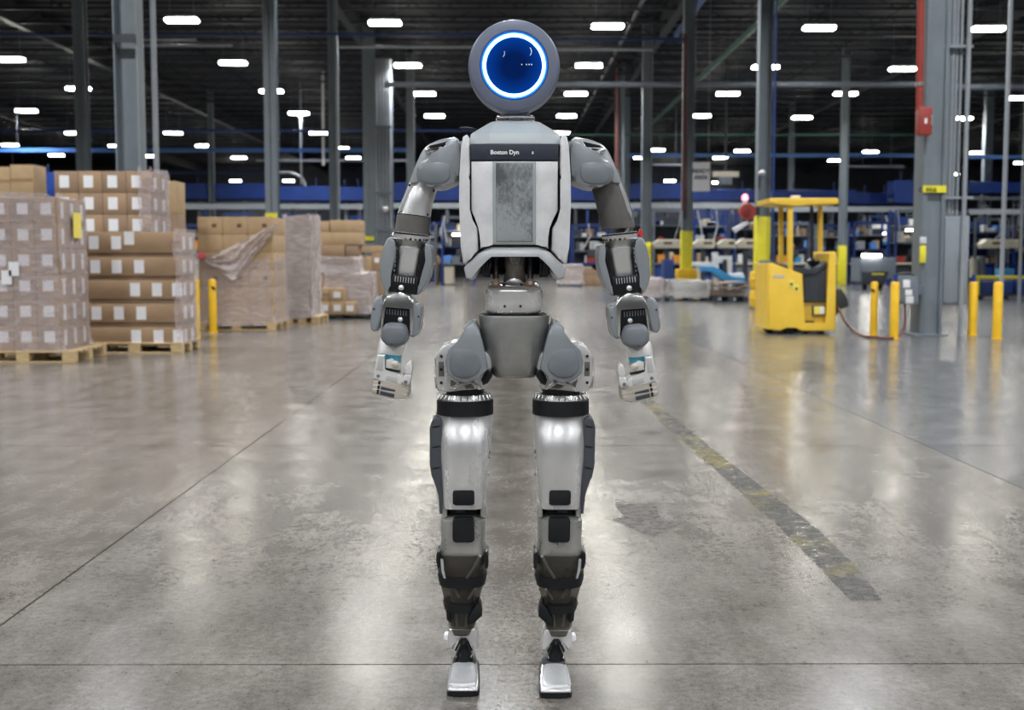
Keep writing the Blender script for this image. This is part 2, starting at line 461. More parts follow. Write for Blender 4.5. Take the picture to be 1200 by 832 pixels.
def worn(name, cols, thr, scale=14, soft=0.08):
    """paint or tape worn off in patches: solid where the noise is high, nothing elsewhere"""
    m, nt, N, L, b = _nodes(name); out = N['Material Output']
    geo = N.new('ShaderNodeNewGeometry')
    n1 = N.new('ShaderNodeTexNoise'); n1.inputs['Scale'].default_value = scale; n1.inputs['Detail'].default_value = 7; n1.inputs['Roughness'].default_value = 0.7
    n2 = N.new('ShaderNodeTexNoise'); n2.inputs['Scale'].default_value = 2.2; n2.inputs['Detail'].default_value = 3
    for n in (n1, n2): L.new(geo.outputs['Position'], n.inputs['Vector'])
    rp = N.new('ShaderNodeValToRGB'); rp.color_ramp.elements[0].position = 0.52; rp.color_ramp.elements[1].position = 0.62
    rp.color_ramp.elements[0].color = (*cols[0], 1); rp.color_ramp.elements[1].color = (*cols[1], 1)
    L.new(n2.outputs['Fac'], rp.inputs[0]); L.new(rp.outputs[0], b.inputs['Base Color']); b.inputs['Roughness'].default_value = 0.5
    mr = N.new('ShaderNodeMapRange'); mr.inputs['From Min'].default_value = thr - soft; mr.inputs['From Max'].default_value = thr + soft
    L.new(n1.outputs['Fac'], mr.inputs['Value'])
    tr = N.new('ShaderNodeBsdfTransparent'); mx = N.new('ShaderNodeMixShader')
    L.new(mr.outputs[0], mx.inputs[0]); L.new(tr.outputs[0], mx.inputs[1]); L.new(b.outputs[0], mx.inputs[2])
    L.new(mx.outputs[0], out.inputs['Surface'])
    return m
tape_worn = worn('worn_floor_tape', ((0.06, 0.058, 0.052), (0.15, 0.125, 0.05)), 0.50)
arrow_worn = worn('worn_arrow_print', ((0.075, 0.069, 0.06), (0.07, 0.064, 0.055)), 0.45, 26)
# ------------------------------------------------------------------ the setting
# floor: a dark joint bed with a grid of poured concrete slabs, joints recessed
XJ, YJ, SX, SY = -1.547, 3.215, 4.05, 3.86      # one joint crossing and the slab pitch
ORIGIN = Vector((0, 0, 0))
bm = abox(NB(), -60, 60, -60, 114, -0.30, -0.012)
floor = solo('floor', bm, joint_m, None, None, (0, 0, 0), kind='structure')
slab_me = {}
for k, m in (('w', conc_warm), ('m', conc_mid), ('c', conc_cool)):
    slab_me[k] = to_mesh('slab', abox(NB(), 0.004, SX - 0.004, 0.004, SY - 0.004, -0.14, 0.0), m, 30)
for i in range(-5, 6):
    for j in range(-1, 15):
        k = 'w' if i < 0 else ('m' if i == 0 else 'c')
        inst('slab', slab_me[k], floor, (XJ + i * SX, YJ + j * SY, 0))
for nm, x0, x1, y0, y1, m in (('far_slab', -60, 60, YJ + 15 * SY, 114, conc_cool), ('side_slab', -60, XJ - 5 * SX, YJ - SY, YJ + 15 * SY, conc_warm),
                              ('side_slab', XJ + 6 * SX, 60, YJ - SY, YJ + 15 * SY, conc_cool), ('near_slab', -60, 60, -60, YJ - SY, conc_mid)):
    o = bpy.data.objects.new(nm, to_mesh(nm, abox(NB(), x0 + .004, x1 - .004, y0 + .004, y1 - .004, -0.14, 0.0), m)); COL.objects.link(o); o.parent = floor

# roof deck with open web joists
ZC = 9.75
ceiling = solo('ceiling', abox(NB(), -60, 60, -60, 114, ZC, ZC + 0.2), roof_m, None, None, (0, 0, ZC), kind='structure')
frame = thing('roof_frame', 'dark open web steel joists and girders under the roof deck', 'roof frame', (0, 0, ZC))
bm = NB()
for z in (0.0, -0.62):
    abox(bm, -50, 50, -0.05, 0.05, z - 0.09, z)
for k in range(84):
    x = -50 + 1.2 * k; s = (0.0, -0.62) if k % 2 else (-0.62, 0.0)
    acyl(bm, (x, 0, s[0] - 0.04), (x + 1.2, 0, s[1] - 0.04), 0.022, segs=4)
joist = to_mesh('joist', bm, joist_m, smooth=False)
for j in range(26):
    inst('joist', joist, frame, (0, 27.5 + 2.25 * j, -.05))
bm = NB()
for k in range(34):
    abox(bm, -50, 50, 27.8 + 1.125 * 2 * k, 27.95 + 1.125 * 2 * k, -0.05, 0)
ORIGIN = Vector((0,0,ZC)); bmesh.ops.translate(bm, verts=bm.verts[:], vec=(0,0,ZC)); deck_rib = part('deck_rib', bm, roof_m, frame); deck_rib['kind'] = 'stuff'; deck_rib.location = (0, 0, 0)
girder = to_mesh('girder', abox(NB(), -0.12, 0.12, -26, 114, -0.75, -0.02), joist_m, smooth=False)
for x in (-16.6, -5.4, 5.5, 16.6, -28, 28): inst('girder', girder, frame, (x, 0, -.05))

solo('wall_back', abox(NB(), -60, 60, 113.5, 114, -0.2, ZC + .1), wall_m, None, None, (0, 113.5, 0), kind='structure')

for nm, x0, x1, y0, y1 in (('wall_left', -60, -59.5, -59.5, 113.4), ('wall_right', 59.5, 60, -59.5, 113.4), ('wall_front', -60, 60, -60, -59.5)):
    solo(nm, abox(NB(), x0, x1, y0, y1, -0.2, ZC + .1), wall_m, None, None, ((x0 + x1) / 2, (y0 + y1) / 2, 0), kind='structure')

# ------------------------------------------------------------------ high bay lamps in view
HOUS = to_mesh('housing', abox(abox(abox(NB(), -0.44, 0.44, -0.15, 0.15, 0.05, 0.13, 0.02), -0.36, -0.35, -0.01, 0.01, 0.12, 1.62), 0.35, 0.36, -0.01, 0.01, 0.12, 1.62), mach_grey)
DIFF = to_mesh('diffuser', abox(NB(), -0.47, 0.47, -0.17, 0.17, -0.045, 0.05, 0.03, 2), lamp_m)
rows = [
    (-72, [417, 741]),
    (31, [213, 451, 712, 960, 1158]),
    (77, [12, 273, 478, 690, 897, 1058]),
    (110, [92, 318, 497, 675, 853, 991, 1196]),
    (136, [31, 350, 509, 664, 821, 940, 1128]),
    (156, [87, 203, 373, 657]),
    (174, [12, 137, 239, 400, 770, 870, 1020, 1146]),
    (185, [66, 177, 280, 414, 751, 844, 979, 1197]),
    (212, [276, 338, 785, 841]),
    (204, [1117])]
yfix = {(a + 1, b): c for (a, b), c in {(0, 213): 24, (0, 451): 27, (0, 960): 33, (0, 1158): 34, (1, 12): 70, (1, 273): 74, (1, 897): 79, (1, 1058): 81, (2, 92): 104, (2, 318): 107, (2, 1196): 115,
        (3, 31): 130, (3, 350): 133, (3, 940): 138, (3, 1128): 139, (5, 12): 170, (5, 137): 171, (5, 239): 171, (5, 770): 176, (5, 870): 177, (5, 1020): 178, (5, 1146): 179,
        (6, 66): 182, (6, 177): 183, (6, 979): 188, (6, 1197): 191, (7, 841): 214}.items()}
far_names = ['row above picture', 'front row, largest', 'second row back', 'third row back', 'fourth row back', 'fifth row back', 'sixth row back', 'seventh row back', 'last row', 'far right']
for ri, (yy, xs) in enumerate(rows):
    for ci, x in enumerate(xs):
        y = yfix.get((ri, x), yy)
        d = ray(x, y); t = (LAMP_Z - CH) / d.z
        loc = Vector((d.x * t, d.y * t, LAMP_Z))
        if ri == 9: lab = 'tiny glowing bar light far back, seen between the conduits right of the big grey column'
        else: lab = 'glowing bar light under the dark roof, %s from the left in the %s' % (ORD[ci], far_names[ri])
        t_ = thing('high_bay_light', lab, 'light', loc, 'high bay lights under the roof')
        inst('housing', HOUS, t_); inst('diffuser', DIFF, t_)
        area_lamp('bay_lamp', (loc.x, loc.y, loc.z - .06), .9, .3, LAMP_W)

# ------------------------------------------------------------------ steel columns
def ibeam(bm, x, y, w, d, z0, z1, tf=0.02, tw=0.016, turned=False):
    """H section: flanges face the camera unless turned"""
    if turned:
        abox(bm, x - w / 2, x - w / 2 + tf, y - d / 2, y + d / 2, z0, z1); abox(bm, x + w / 2 - tf, x + w / 2, y - d / 2, y + d / 2, z0, z1)
        abox(bm, x - w / 2, x + w / 2, y - tw / 2, y + tw / 2, z0, z1)
    else:
        abox(bm, x - w / 2, x + w / 2, y - d / 2, y - d / 2 + tf, z0, z1); abox(bm, x - w / 2, x + w / 2, y + d / 2 - tf, y + d / 2, z0, z1)
        abox(bm, x - tw / 2, x + tw / 2, y - d / 2, y + d / 2, z0, z1)
    return bm

def column(px, w_px, Y, label, yellow=None, plinth=None, turned=True, py=150, name='steel_column'):
    x = P(px, py, Y).x; w = w_px * Y / FPX
    t = thing(name, label, 'column', (x, Y, 0))
    zb = yellow[0] if yellow else 0.0
    part('shaft', ibeam(NB(), x, Y, w, w, zb, ZC - 0.02, turned=turned), steel_grey, t)
    part('base_plate', abox(NB(), x - w * .7, x + w * .7, Y - w * .7, Y + w * .7, 0, 0.03, 0.004), steel_grey, t)
    if yellow:
        part('yellow_sleeve', abox(NB(), x - w * .54, x + w * .54, Y - w * .54, Y + w * .54, 0.03, yellow[0], 0.01), yellow_g, t)
    if plinth:
        pw, ph = plinth; n = max(1, round(ph / 0.38)); h = ph / n
        for k in range(n):
            b = NB(); abox(b, x - pw / 2, x + pw / 2, Y - pw / 2, Y + pw / 2, 0.03 + k * h, 0.03 + (k + 1) * h - 0.03, 0.03)
            abox(b, x - pw / 2 - .008, x + pw / 2 + .008, Y - pw / 2 - .008, Y + pw / 2 + .008, 0.03 + (k + .42) * h, 0.03 + (k + .55) * h, 0.005)
            part('guard_block', b, safety, t)
    return t

zz = lambda y, Y: P(600, y, Y).z
cl1 = column(153, 27, 17.5, 'thick grey steel column rising behind the carton stacks at left')
cl2 = column(318, 14, 26.5, 'grey steel column with yellow collar behind the torn film pallet', turned=False)
b = abox(NB(), P(311, 150, 26.5).x, P(325, 150, 26.5).x, 26.33, 26.36, zz(256, 26.5), zz(250, 26.5)); ORIGIN = Vector(cl2.location); part('yellow_collar', b, yellow_g, cl2)
b = abox(NB(), P(140, 150, 17.5).x, P(166, 150, 17.5).x, 17.3, 17.32, zz(53, 17.5), zz(43, 17.5)); ORIGIN = Vector(cl1.location); part('dark_band', b, mach_dark, cl1)
column(391, 10, 35.5, 'slim grey steel column between the two left bar lights and the ribbed column', turned=False)
cl4 = column(433, 14, 44.5, 'tall steel column with ribbed grey cladding left of the robot shoulder', turned=False)
ORIGIN = Vector(cl4.location); b = NB()
x0 = P(441, 150, 44.5).x; x1 = P(460, 150, 44.5).x; n = 5
for k in range(n):
    a = x0 + (x1 - x0) * k / n; c = x0 + (x1 - x0) * (k + .62) / n
    part('cladding_rib', abox(NB(), a, c, 44.2, 44.42, 0.0, zz(70, 44.5), 0.01, 1), cladding_m, cl4)
part('cladding_back', abox(NB(), x0, x1, 44.4, 44.62, 0, zz(70, 44.5)), mach_grey, cl4)
b = NB()
for y in (150, 227, 270): abox(b, x0 - .02, x1 + .02, 44.15, 44.2, zz(y + 1.5, 44.5), zz(y - 1.5, 44.5))
part('clamp_band', b, mach_grey, cl4)
b = abox(NB(), P(426, 150, 44.5).x, P(438, 150, 44.5).x, 44.2, 44.24, zz(282, 44.5), zz(277, 44.5)); part('yellow_collar', b, yellow_g, cl4)
column(97, 13, 32.0, 'grey steel column behind the two left bar lights above the cartons', turned=False)
column(247, 6, 62, 'thin far column above the blue conveyor left of the collared column')
column(481, 9, 50, 'dim far column just left of the robot shoulder')
column(728, 8, 53.5, 'dim far column just right of the robot shoulder')
column(735, 6, 60, 'thin grey far column close beside the dim column right of the robot')
column(758, 11, 44.5, 'grey column with yellow foot beside the robot forearm', yellow=(zz(284, 44.5), 0))
cr3 = column(806, 12, 35.5, 'grey column with yellow sleeve and square yellow block carrying a white sign', yellow=(zz(271, 35.5), 0), plinth=(23 * 35.5 / FPX, zz(315, 35.5)))
cr2 = column(895, 15, 26.5, 'grey column with tall yellow sleeve behind the yellow truck', yellow=(zz(254, 26.5), 0), plinth=(23 * 26.5 / FPX, zz(318, 26.5)))
column(990, 8, 49, 'slim column with lime yellow foot right of the yellow truck', yellow=(zz(288, 49), 0))
column(928, 6, 66, 'thin far column standing behind the yellow truck overhead guard')
column(1158, 9, 60, 'far grey column at right between the conduits')

# big right column with its conduits, fire box and label
YB = 17.45
bx0, bx1 = P(1074, 300, YB).x, P(1100, 300, YB).x
cb = thing('steel_column', 'massive grey steel column with yellow number label at right', 'column', ((bx0 + bx1) / 2, YB, 0))
w = bx1 - bx0
b = NB(); abox(b, bx0, bx0 + .07, YB - .2, YB + .2, 0, ZC - .02, .004); abox(b, bx1 - .05, bx1, YB - .2, YB + .2, 0, ZC - .02, .004); abox(b, bx0 + .02, bx1 - .02, YB - .15, YB - .12, 0, ZC - .02)
part('shaft', b, steel_grey, cb)
part('base_plate', abox(NB(), bx0 - .08, bx1 + .08, YB - .27, YB + .27, 0, .025, .004), steel_grey, cb)
lab = part('number_label', abox(NB(), bx0 - .005, bx1 + .005, YB - .225, YB - .2, zz(226.5, YB), zz(218.5, YB)), yellow_g, cb)
c = P(1087, 222.6, YB - .23); lettering('C  H16', 0.085, c, lab, black, bold=.003)
part('grip_sleeve', abox(NB(), bx0 - .03, bx0 + .05, YB - .26, YB - .2, zz(308, YB), zz(288, YB), .01), yellow_g, cb)
part('switch_box', abox(NB(), bx0 - .03, bx0 + .05, YB - .26, YB - .2, zz(286, YB), zz(278, YB), .006), mach_white, cb)
fb = thing('fire_pull_box', 'red metal box at the end of the red pipe on the big column', 'box', P(1075, 160, YB - .32))
part('box', abox(NB(), P(1067, 140, YB).x, P(1082, 140, YB).x, YB - .38, YB - .2, zz(161, YB), zz(129, YB), .012), red_paint, fb)
part('label_plate', abox(NB(), P(1073, 140, YB).x, P(1076, 140, YB).x, YB - .385, YB - .37, zz(148, YB), zz(142, YB)), paper, fb)
part('latch', abox(NB(), P(1080, 140, YB).x, P(1082, 140, YB).x, YB - .39, YB - .37, zz(150, YB), zz(138, YB)), silver_dark, fb)
rp = thing('red_pipe', 'bright red vertical pipe running down the big right column', 'pipe', P(1077.5, 129, YB - .28))
part('pipe', acyl(NB(), P(1077.5, 129, YB - .28), P(1079.5, -60, YB - .28), 0.05, segs=14), red_paint, rp)
part('clamp', alathe(NB(), P(1077.5, 101, YB - .28), (0, 0, 1), [(.062, 0), (.062, .05)], 14), silver_dark, rp)
for i, (px, r, yb, lab) in enumerate(((1106.5, .028, 252, 'silver conduit nearest the big grey column, ending in the wall panel'), (1111.5, .032, 252, 'second silver conduit right of the big grey column'),
                                   (1116, .022, 252, 'third thin conduit entering the panel top at right'), (1121, .022, 252, 'fourth thin conduit entering the panel top at right'))):
    a = P(px, yb, YB - .05)
    solo('conduit', acyl(NB(), a, (a.x, a.y, ZC - .02), r, segs=12), pipe_grey, lab, 'conduit', a, 'conduits beside the big column')
a = P(1128, 300, YB - .2)
solo('conduit', acyl(NB(), (a.x, a.y, 0.0), (a.x, a.y, ZC - .02), .034, segs=12), pipe_grey, 'free standing silver conduit running to the floor right of the wall panel', 'conduit', (a.x, a.y, 0), 'conduits beside the big column')
for y in (56, 232):
    bb = abox(NB(), P(1102, y, YB).x, P(1136, y, YB).x, YB - .16, YB - .10, zz(y + 1.5, YB), zz(y - 1.5, YB))
    solo('strut_channel', bb, pipe_grey, 'cross strut clamping the conduits %s' % ('high above the panel' if y == 56 else 'just above the panel'), 'bracket', P(1118, y, YB - .12))
pn = thing('electrical_panel', 'tall pale grey electrical panel on the conduits right of the big column', 'panel', P(1115, 357, YB))
part('cabinet', abox(NB(), P(1102, 300, YB).x, P(1132, 300, YB).x, YB - .10, YB + .25, zz(357, YB), zz(253, YB), .01), cladding_m, pn)
part('door', abox(NB(), P(1103, 300, YB).x, P(1121, 300, YB).x, YB - .125, YB - .10, zz(355, YB), zz(255, YB), .008), cladding_m, pn)
part('handle', abox(NB(), P(1119, 300, YB).x, P(1120.3, 300, YB).x, YB - .15, YB - .12, zz(315, YB), zz(303, YB)), silver_dark, pn)

# other vertical conduits
for px, r_px, Y, y0, lab in ((186.5, 3.4, 19, 330, 'shiny vertical conduit right of the thick left column'), (1173, 2.6, 22, 350, 'slender green grey vertical pipe near the right edge'),
                             (1196, 2.0, 30, 300, 'thin pipe at the extreme right edge'), (397.5, 1.6, 35.3, 300, 'pale conduit fixed to the slim left column'),
                             (905.5, 1.5, 26.05, 262, 'bluish conduit strapped to the column behind the yellow truck')):
    a = P(px, y0, Y); zt = zz(40, Y) if px == 397.5 else ZC - .02
    solo('conduit', acyl(NB(), (a.x, a.y, 0), (a.x, a.y, zt), r_px * Y / FPX, segs=10), pipe_grey if px != 905.5 else blue_dark, lab, 'conduit', (a.x, a.y, 0))
a = P(802, 240, 35.2)
solo('red_pipe', acyl(NB(), P(801.5, 248, 35.2), P(803, 40, 35.2), 2.6 * 35.2 / FPX, segs=12), red_dull, 'faded red vertical pipe on the column with the white sign', 'pipe', a)
a = P(725, 185, 53)
solo('red_pipe', acyl(NB(), P(723, 200, 53), (P(723, 200, 53).x, 53, ZC - .02), 0.10, segs=10), red_dull, 'dull red pipe beside the dim column right of the robot', 'pipe', a)

# pipes and beams under the roof
def hpipe(x0, x1, y, Y, r_px, m, lab, name='ceiling_pipe', cat='pipe', hang=True, y1=None):
    a, b_ = P(x0, y, Y), P(x1, y if y1 is None else y1, Y)
    t = thing(name, lab, cat, (a + b_) / 2)
    part('pipe', acyl(NB(), a, b_, r_px * Y / FPX, segs=12), m, t)
    if hang:
        n = max(2, int(abs(x1 - x0) / 120))
        for k in range(n):
            q = a.lerp(b_, (k + .5) / n); part('hanger', acyl(NB(), q, (q.x, q.y, ZC - .05), 0.010, segs=5), mach_dark, t)
    return t
hpipe(-60, 580, 40, 33, 1.6, blue_dark, 'long dark blue pipe crossing under the roof at left')
hpipe(640, 802, 46, 33, 1.6, blue_dark, 'dark blue pipe stub under the roof right of the robot head')
hpipe(167, 272, 53, 33.5, 1.7, pipe_grey, 'pale pipe below the first left bar light')
hpipe(398, 560, 55, 33.5, 1.8, pipe_grey, 'pale pipe meeting the robot head at left')
hpipe(645, 765, 58, 33.5, 1.8, pipe_grey, 'pale pipe right of the robot head')
hpipe(160, 230, 46.5, 31, 1.4, pipe_grey, 'short pale rail hung from the leftmost front bar light', hang=False)
hpipe(451, 1079, 99, 40, 3.4, mach_grey, 'fat grey duct crossing behind the robot head')
hpipe(1103, 1215, 102, 40, 3.4, mach_grey, 'fat grey duct right of the big column')
hpipe(-20, 560, 153, 55.4, 1.7, blue_dark, 'upper dark blue rail far back at left')
hpipe(660, 1079, 158, 55.4, 1.2, green_paint, 'thin dark green rail far back at right')
def hbeam(x0, x1, y, Y, h_px, m, lab, y1=None, name='overhead_beam'):
    y1 = y if y1 is None else y1
    a, b_ = P(x0, y, Y), P(x1, y1, Y); h = h_px * Y / FPX / 2
    t = thing(name, lab, 'beam', (a + b_) / 2)
    bm = NB(); abox(bm, a.x, b_.x, Y - .02, Y + .02, min(a.z, b_.z) - h, max(a.z, b_.z) + h); abox(bm, a.x, b_.x, Y - .1, Y + .1, min(a.z, b_.z) - h, min(a.z, b_.z) - h + .02)
    part('web', bm, m, t)
    n = max(2, int(abs(x1 - x0) / 90))
    for k in range(n):
        q = a.lerp(b_, (k + .5) / n); part('hanger', acyl(NB(), q, (q.x, q.y, ZC - .05), 0.016, segs=5), mach_dark, t)
hbeam(-30, 480, 176, 58, 4.5, blue_light, 'bright blue overhead rail at left in front of the far lights')
hbeam(735, 1079, 182, 58, 4.0, blue_light, 'bright blue overhead rail right of the robot')
hbeam(1135, 1215, 184, 58, 4.0, blue_light, 'bright blue overhead rail at the far right edge')
hbeam(-30, 330, 202, 66, 2.5, blue_dark, 'faint dark blue rail above the cartons')
hbeam(300, 480, 188, 62, 2.5, mach_grey, 'thin grey strut under the left blue rail')
hbeam(765, 800, 193, 60, 2.2, pipe_grey, 'short pale strut left of the white sign')
hbeam(995, 1060, 195, 60, 2.6, pipe_grey, 'short pale strut left of the big column')
def dpipe(x, z, Y0, Y1, r, m, lab):
    bm = acyl(NB(), (x, Y0, z), (x, Y1, z), r, segs=12)
    t = thing('ceiling_pipe', lab, 'pipe', (x, Y0, z)); part('pipe', bm, m, t)
    for k in range(6): part('hanger', acyl(NB(), (x, Y0 + (Y1 - Y0) * (k + .5) / 6, z), (x, Y0 + (Y1 - Y0) * (k + .5) / 6, ZC - .05), .010, segs=5), mach_dark, t)
dpipe(7.95, 8.55, 30, 67, .10, green_paint, 'green pipe running away under the roof right of the robot')
dpipe(5.95, 9.0, 30, 43, .10, blue_paint, 'blue pipe running away above the red pipe column')
dpipe(4.2, 9.1, 30, 80, .07, mach_dark, 'dark pipe running away under the roof toward the far wall')
# bent conduit behind the collared column
a = [P(x, y, 62.3) for x, y in ((312, 202), (327, 202), (338, 202), (347, 204), (353, 208), (357, 214), (359, 228))]
solo('bent_conduit', atube(NB(), a, .07, 8), pipe_grey, 'bent silver conduit curving down right of the collared column', 'conduit', a[0])
a = [P(353, 182, 58.6), P(353, 216, 58.6)]; a[0].z = ZC - .02
solo('drop_rod', acyl(NB(), a[0], a[1], .05, segs=8), pipe_grey, 'pale drop rod under the blue rail at left', 'rod', a[1])
a = [P(379, 155, 56), P(379, 194, 56)]; a[0].z = ZC - .02
solo('drop_rod', acyl(NB(), a[0], a[1], .06, segs=8), mach_white, 'bright rod hanging from a bar light left of the slim column', 'rod', a[1])

# hanging sign
YS = 35.0
sg = thing('hanging_sign', 'white hanging sign with two lines of black words beside the red pipe', 'sign', P(821, 190, YS))
x0, x1 = P(811.5, 200, YS).x, P(832, 200, YS).x
bd = part('board', abox(NB(), x0, x1, YS - .015, YS + .015, zz(224, YS), zz(190, YS)), M('sign_white', (.92, .92, .94), .5), sg)
lettering('READY', 0.16, P(821.5, 200.5, YS - .02), bd, mach_dark, bold=.006)
lettering('AREA', 0.16, P(821.5, 208, YS - .02), bd, mach_dark, bold=.006)
b = NB(); acyl(b, (x0 + .05, YS, zz(190, YS)), (x0 + .05, YS, ZC - .02), .012, segs=5); acyl(b, (x1 - .05, YS, zz(190, YS)), (x1 - .05, YS, ZC - .02), .012, segs=5)
part('chain', b, mach_grey, sg)
# hose reel with beacon
hr = thing('hose_reel', 'round red hose reel on the column behind the yellow truck', 'hose reel', P(876, 256, 26.2))
part('drum', disc(NB(), 876.5, 248, 9.5, 26.1, 26.28, 24), red_paint, hr)
part('hub', disc(NB(), 876.5, 248, 4, 26.04, 26.12, 16), M('dark_red', (0.18, 0.02, 0.02), .5), hr)
part('bracket', abox(NB(), P(880, 248, 26.3).x, P(890, 248, 26.3).x, 26.25, 26.35, zz(252, 26.3), zz(243, 26.3)), mach_dark, hr)
bc = thing('beacon_light', 'small pink glowing beacon above the red hose reel', 'beacon', P(873, 236, 26.2))
part('lens', alathe(NB(), P(873, 235, 26.2), (0, 0, 1), [(.06, 0), (.075, .04), (.06, .11), (.02, .14)], 14), pink_lamp, bc)
part('base', alathe(NB(), P(873, 239, 26.2), (0, 0, 1), [(.05, 0), (.05, .08)], 12), mach_white, bc)
sc_ = thing('scanner_gun', 'pale handheld tool hanging below the red hose reel', 'tool', P(868, 268, 26.2))
part('body', aprism(NB(), [(858, 268), (876, 258), (879, 261), (862, 273)], 26.15, 26.25, .01), mach_white, sc_)
part('cord', atube(NB(), [P(876, 258, 26.2), P(877, 253, 26.2), P(876, 248, 26.2)], .012, 6), black, sc_)
# small round white sensors on columns
for px, py, Y, lab in ((894, 202, 26.2, 'small round white sensor on the column behind the truck'), (452, 245, 44.0, 'small round white sensor on the ribbed cladding')):
    solo('sensor', disc(NB(), px, py, 3, Y - .06, Y + .26, 14, dome=.04), mach_white, lab, 'sensor', P(px, py, Y))
# ------------------------------------------------------------------ pallets and cartons
def wooden_pallet(cx, cy, w, d, label, h=0.13, mat=None, n=7, name='wooden_pallet'):
    mat = mat or wood
    t = thing(name, label, 'pallet', (cx, cy, 0))
    bw = d / (n + (n - 1) * .45)
    top = to_mesh('top_board', abox(NB(), -w / 2, w / 2, -bw / 2, bw / 2, h - .02, h, .003, 1), mat)
    bot = to_mesh('bottom_board', abox(NB(), -w / 2, w / 2, -bw / 2, bw / 2, 0, .018, .003, 1), mat)
    for k in range(n): inst('top_board', top, t, (0, -d / 2 + bw / 2 + k * (d - bw) / (n - 1), 0))
    for k in range(3): inst('bottom_board', bot, t, (0, -d / 2 + bw / 2 + k * (d - bw) / 2, 0))
    bm = NB()
    blk = to_mesh('block', abox(NB(), -.07, .07, -.05, .05, .018, h - .02, .003, 1), mat)
    for i in range(3):
        for k in range(3): inst('block', blk, t, (-w / 2 + .07 + i * (w - .14) / 2, -d / 2 + .05 + k * (d - .10) / 2, 0))
    return t

CM = {}
def carton(x0, x1, y0, y1, z0, z1, label, group=None, m=0, front=(), right=(), left=(), tape=False, mark=False, g=.004):
    w, d, h = x1 - x0 - g, y1 - y0 - g, z1 - z0 - .002
    key = (round(w, 3), round(d, 3), round(h, 3), m)
    if key not in CM: CM[key] = to_mesh('carton', abox(NB(), -w / 2, w / 2, -d / 2, d / 2, 0, h, .006, 2), carton_m[m])
    o = bpy.data.objects.new('carton', CM[key]); COL.objects.link(o)
    o.location = ((x0 + x1) / 2, (y0 + y1) / 2, z0)
    tag(o, label, 'box', group)
    def pl(nm, sx, sy, sz, loc, mat):
        k2 = (nm, round(sx, 3), round(sy, 3), round(sz, 3))
        if k2 not in CM: CM[k2] = to_mesh(nm, abox(NB(), -sx / 2, sx / 2, -sy / 2, sy / 2, -sz / 2, sz / 2), mat)
        inst(nm, CM[k2], o, loc)
    for u, v, sw, sh in front: pl('sticker', sw, .002, sh, (u * w - w / 2, -d / 2 - .001, v * h), paper)
    for u, v, sw, sh in right: pl('sticker', .002, sw, sh, (w / 2 + .001, u * d - d / 2, v * h), paper)
    for u, v, sw, sh in left: pl('sticker', .002, sw, sh, (-w / 2 - .001, u * d - d / 2, v * h), paper)
    if tape:
        pl('tape', w * .98, .002, .05, (0, -d / 2 - .0006, h * .5), tape_m)
    if mark: pl('printed_mark', .07, .002, .06, (w * .17, -d / 2 - .001, h * .5), print_m)
    return o

def wrap(x0, x1, y0, y1, z0, z1, label, mat=None, amp=.02, seed=1, top=False, name='stretch_wrap'):
    """loose film skirt round a stack: a rounded ring of wrinkled film"""
    r = random.Random(seed); bm = NB(); n = 72; m = 16; lps = []
    cx, cy, hx, hy = (x0 + x1) / 2, (y0 + y1) / 2, (x1 - x0) / 2, (y1 - y0) / 2
    ph = [r.random() * 6.28 for _ in range(8)]
    for j in range(m + 1):
        z = z0 + (z1 - z0) * j / m; lp = []
        for k in range(n):
            t = 2 * math.pi * k / n; c, s = math.cos(t), math.sin(t); e = .16
            o = amp * (.5 + .3 * math.sin(9 * t + ph[0] + z * 3) + .25 * math.sin(17 * t + ph[1] - z * 7) + .25 * math.sin(z * 11 + ph[2] + 3 * t) + .2 * r.random())
            flare = .05 * max(0, 1 - (z - z0) / .15) * (.5 + .5 * math.sin(7 * t + ph[3]))
            zz_ = z + (.03 * math.sin(5 * t + ph[4]) if j in (0, m) else 0)
            lp.append((cx + math.copysign(abs(c) ** e, c) * (hx + .006 + o + flare), cy + math.copysign(abs(s) ** e, s) * (hy + .006 + o + flare), max(.012, zz_)))
        lps.append(lp)
    rings(bm, lps, False, top)
    return solo(name, bm, mat or film, label, 'film', (cx, cy, z0), angle=60)

def X(px, Y): return P(px, 300, Y).x
zz = lambda y, Y: P(600, y, Y).z

# --- A: film wrapped stack at the far left, front
YA_, xr = 12.8, X(68.5, 12.8)
wd, dp, n = X(68.5, 12.8) - X(41, 12.8), .29, 6
zb = .13; hh = (zz(231, YA_) - zb) / n
wooden_pallet(xr - 1.5 * wd - .02, YA_ + .45, 3 * wd + .12 + .25, 1.02, 'pale wooden pallet under the film wrapped stack at the left edge')
for rw in range(n):
    for c in range(3):
        carton(xr - (c + 1) * wd, xr - c * wd, YA_, YA_ + dp, zb + rw * hh, zb + (rw + 1) * hh, 'carton in the left edge wrapped stack, front face, %s row up, %s from corner' % (ORD[rw], ORD[c]),
               'cartons of the left edge wrapped stack', 0 if (rw + c) % 3 else 2, front=[(.52, .55, .115, .12)], right=[(.5, .5, .075, .17)] if c == 0 else ())
    for s in (1, 2):
        carton(xr - wd * 1.4, xr, YA_ + s * dp, YA_ + (s + 1) * dp, zb + rw * hh, zb + (rw + 1) * hh, 'carton in the left edge wrapped stack, side, %s row up, %s from corner' % (ORD[rw], ORD[s]),
               'cartons of the left edge wrapped stack', 2, right=[(.5, .5, .075, .17)])
wA = wrap(xr - 3 * wd, xr, YA_, YA_ + 3 * dp, zb - .02, zb + n * hh + .03, 'clear stretch film wound round the leftmost front stack', film, .018, 3)
ORIGIN = Vector(wA.location)
part('document_pouch', abox(NB(), xr + .035, xr + .04, YA_ + .36, YA_ + .60, zz(279, 13.2), zz(249, 13.2)), paper_yellow, wA, label='yellow paper pouch')
b = NB()
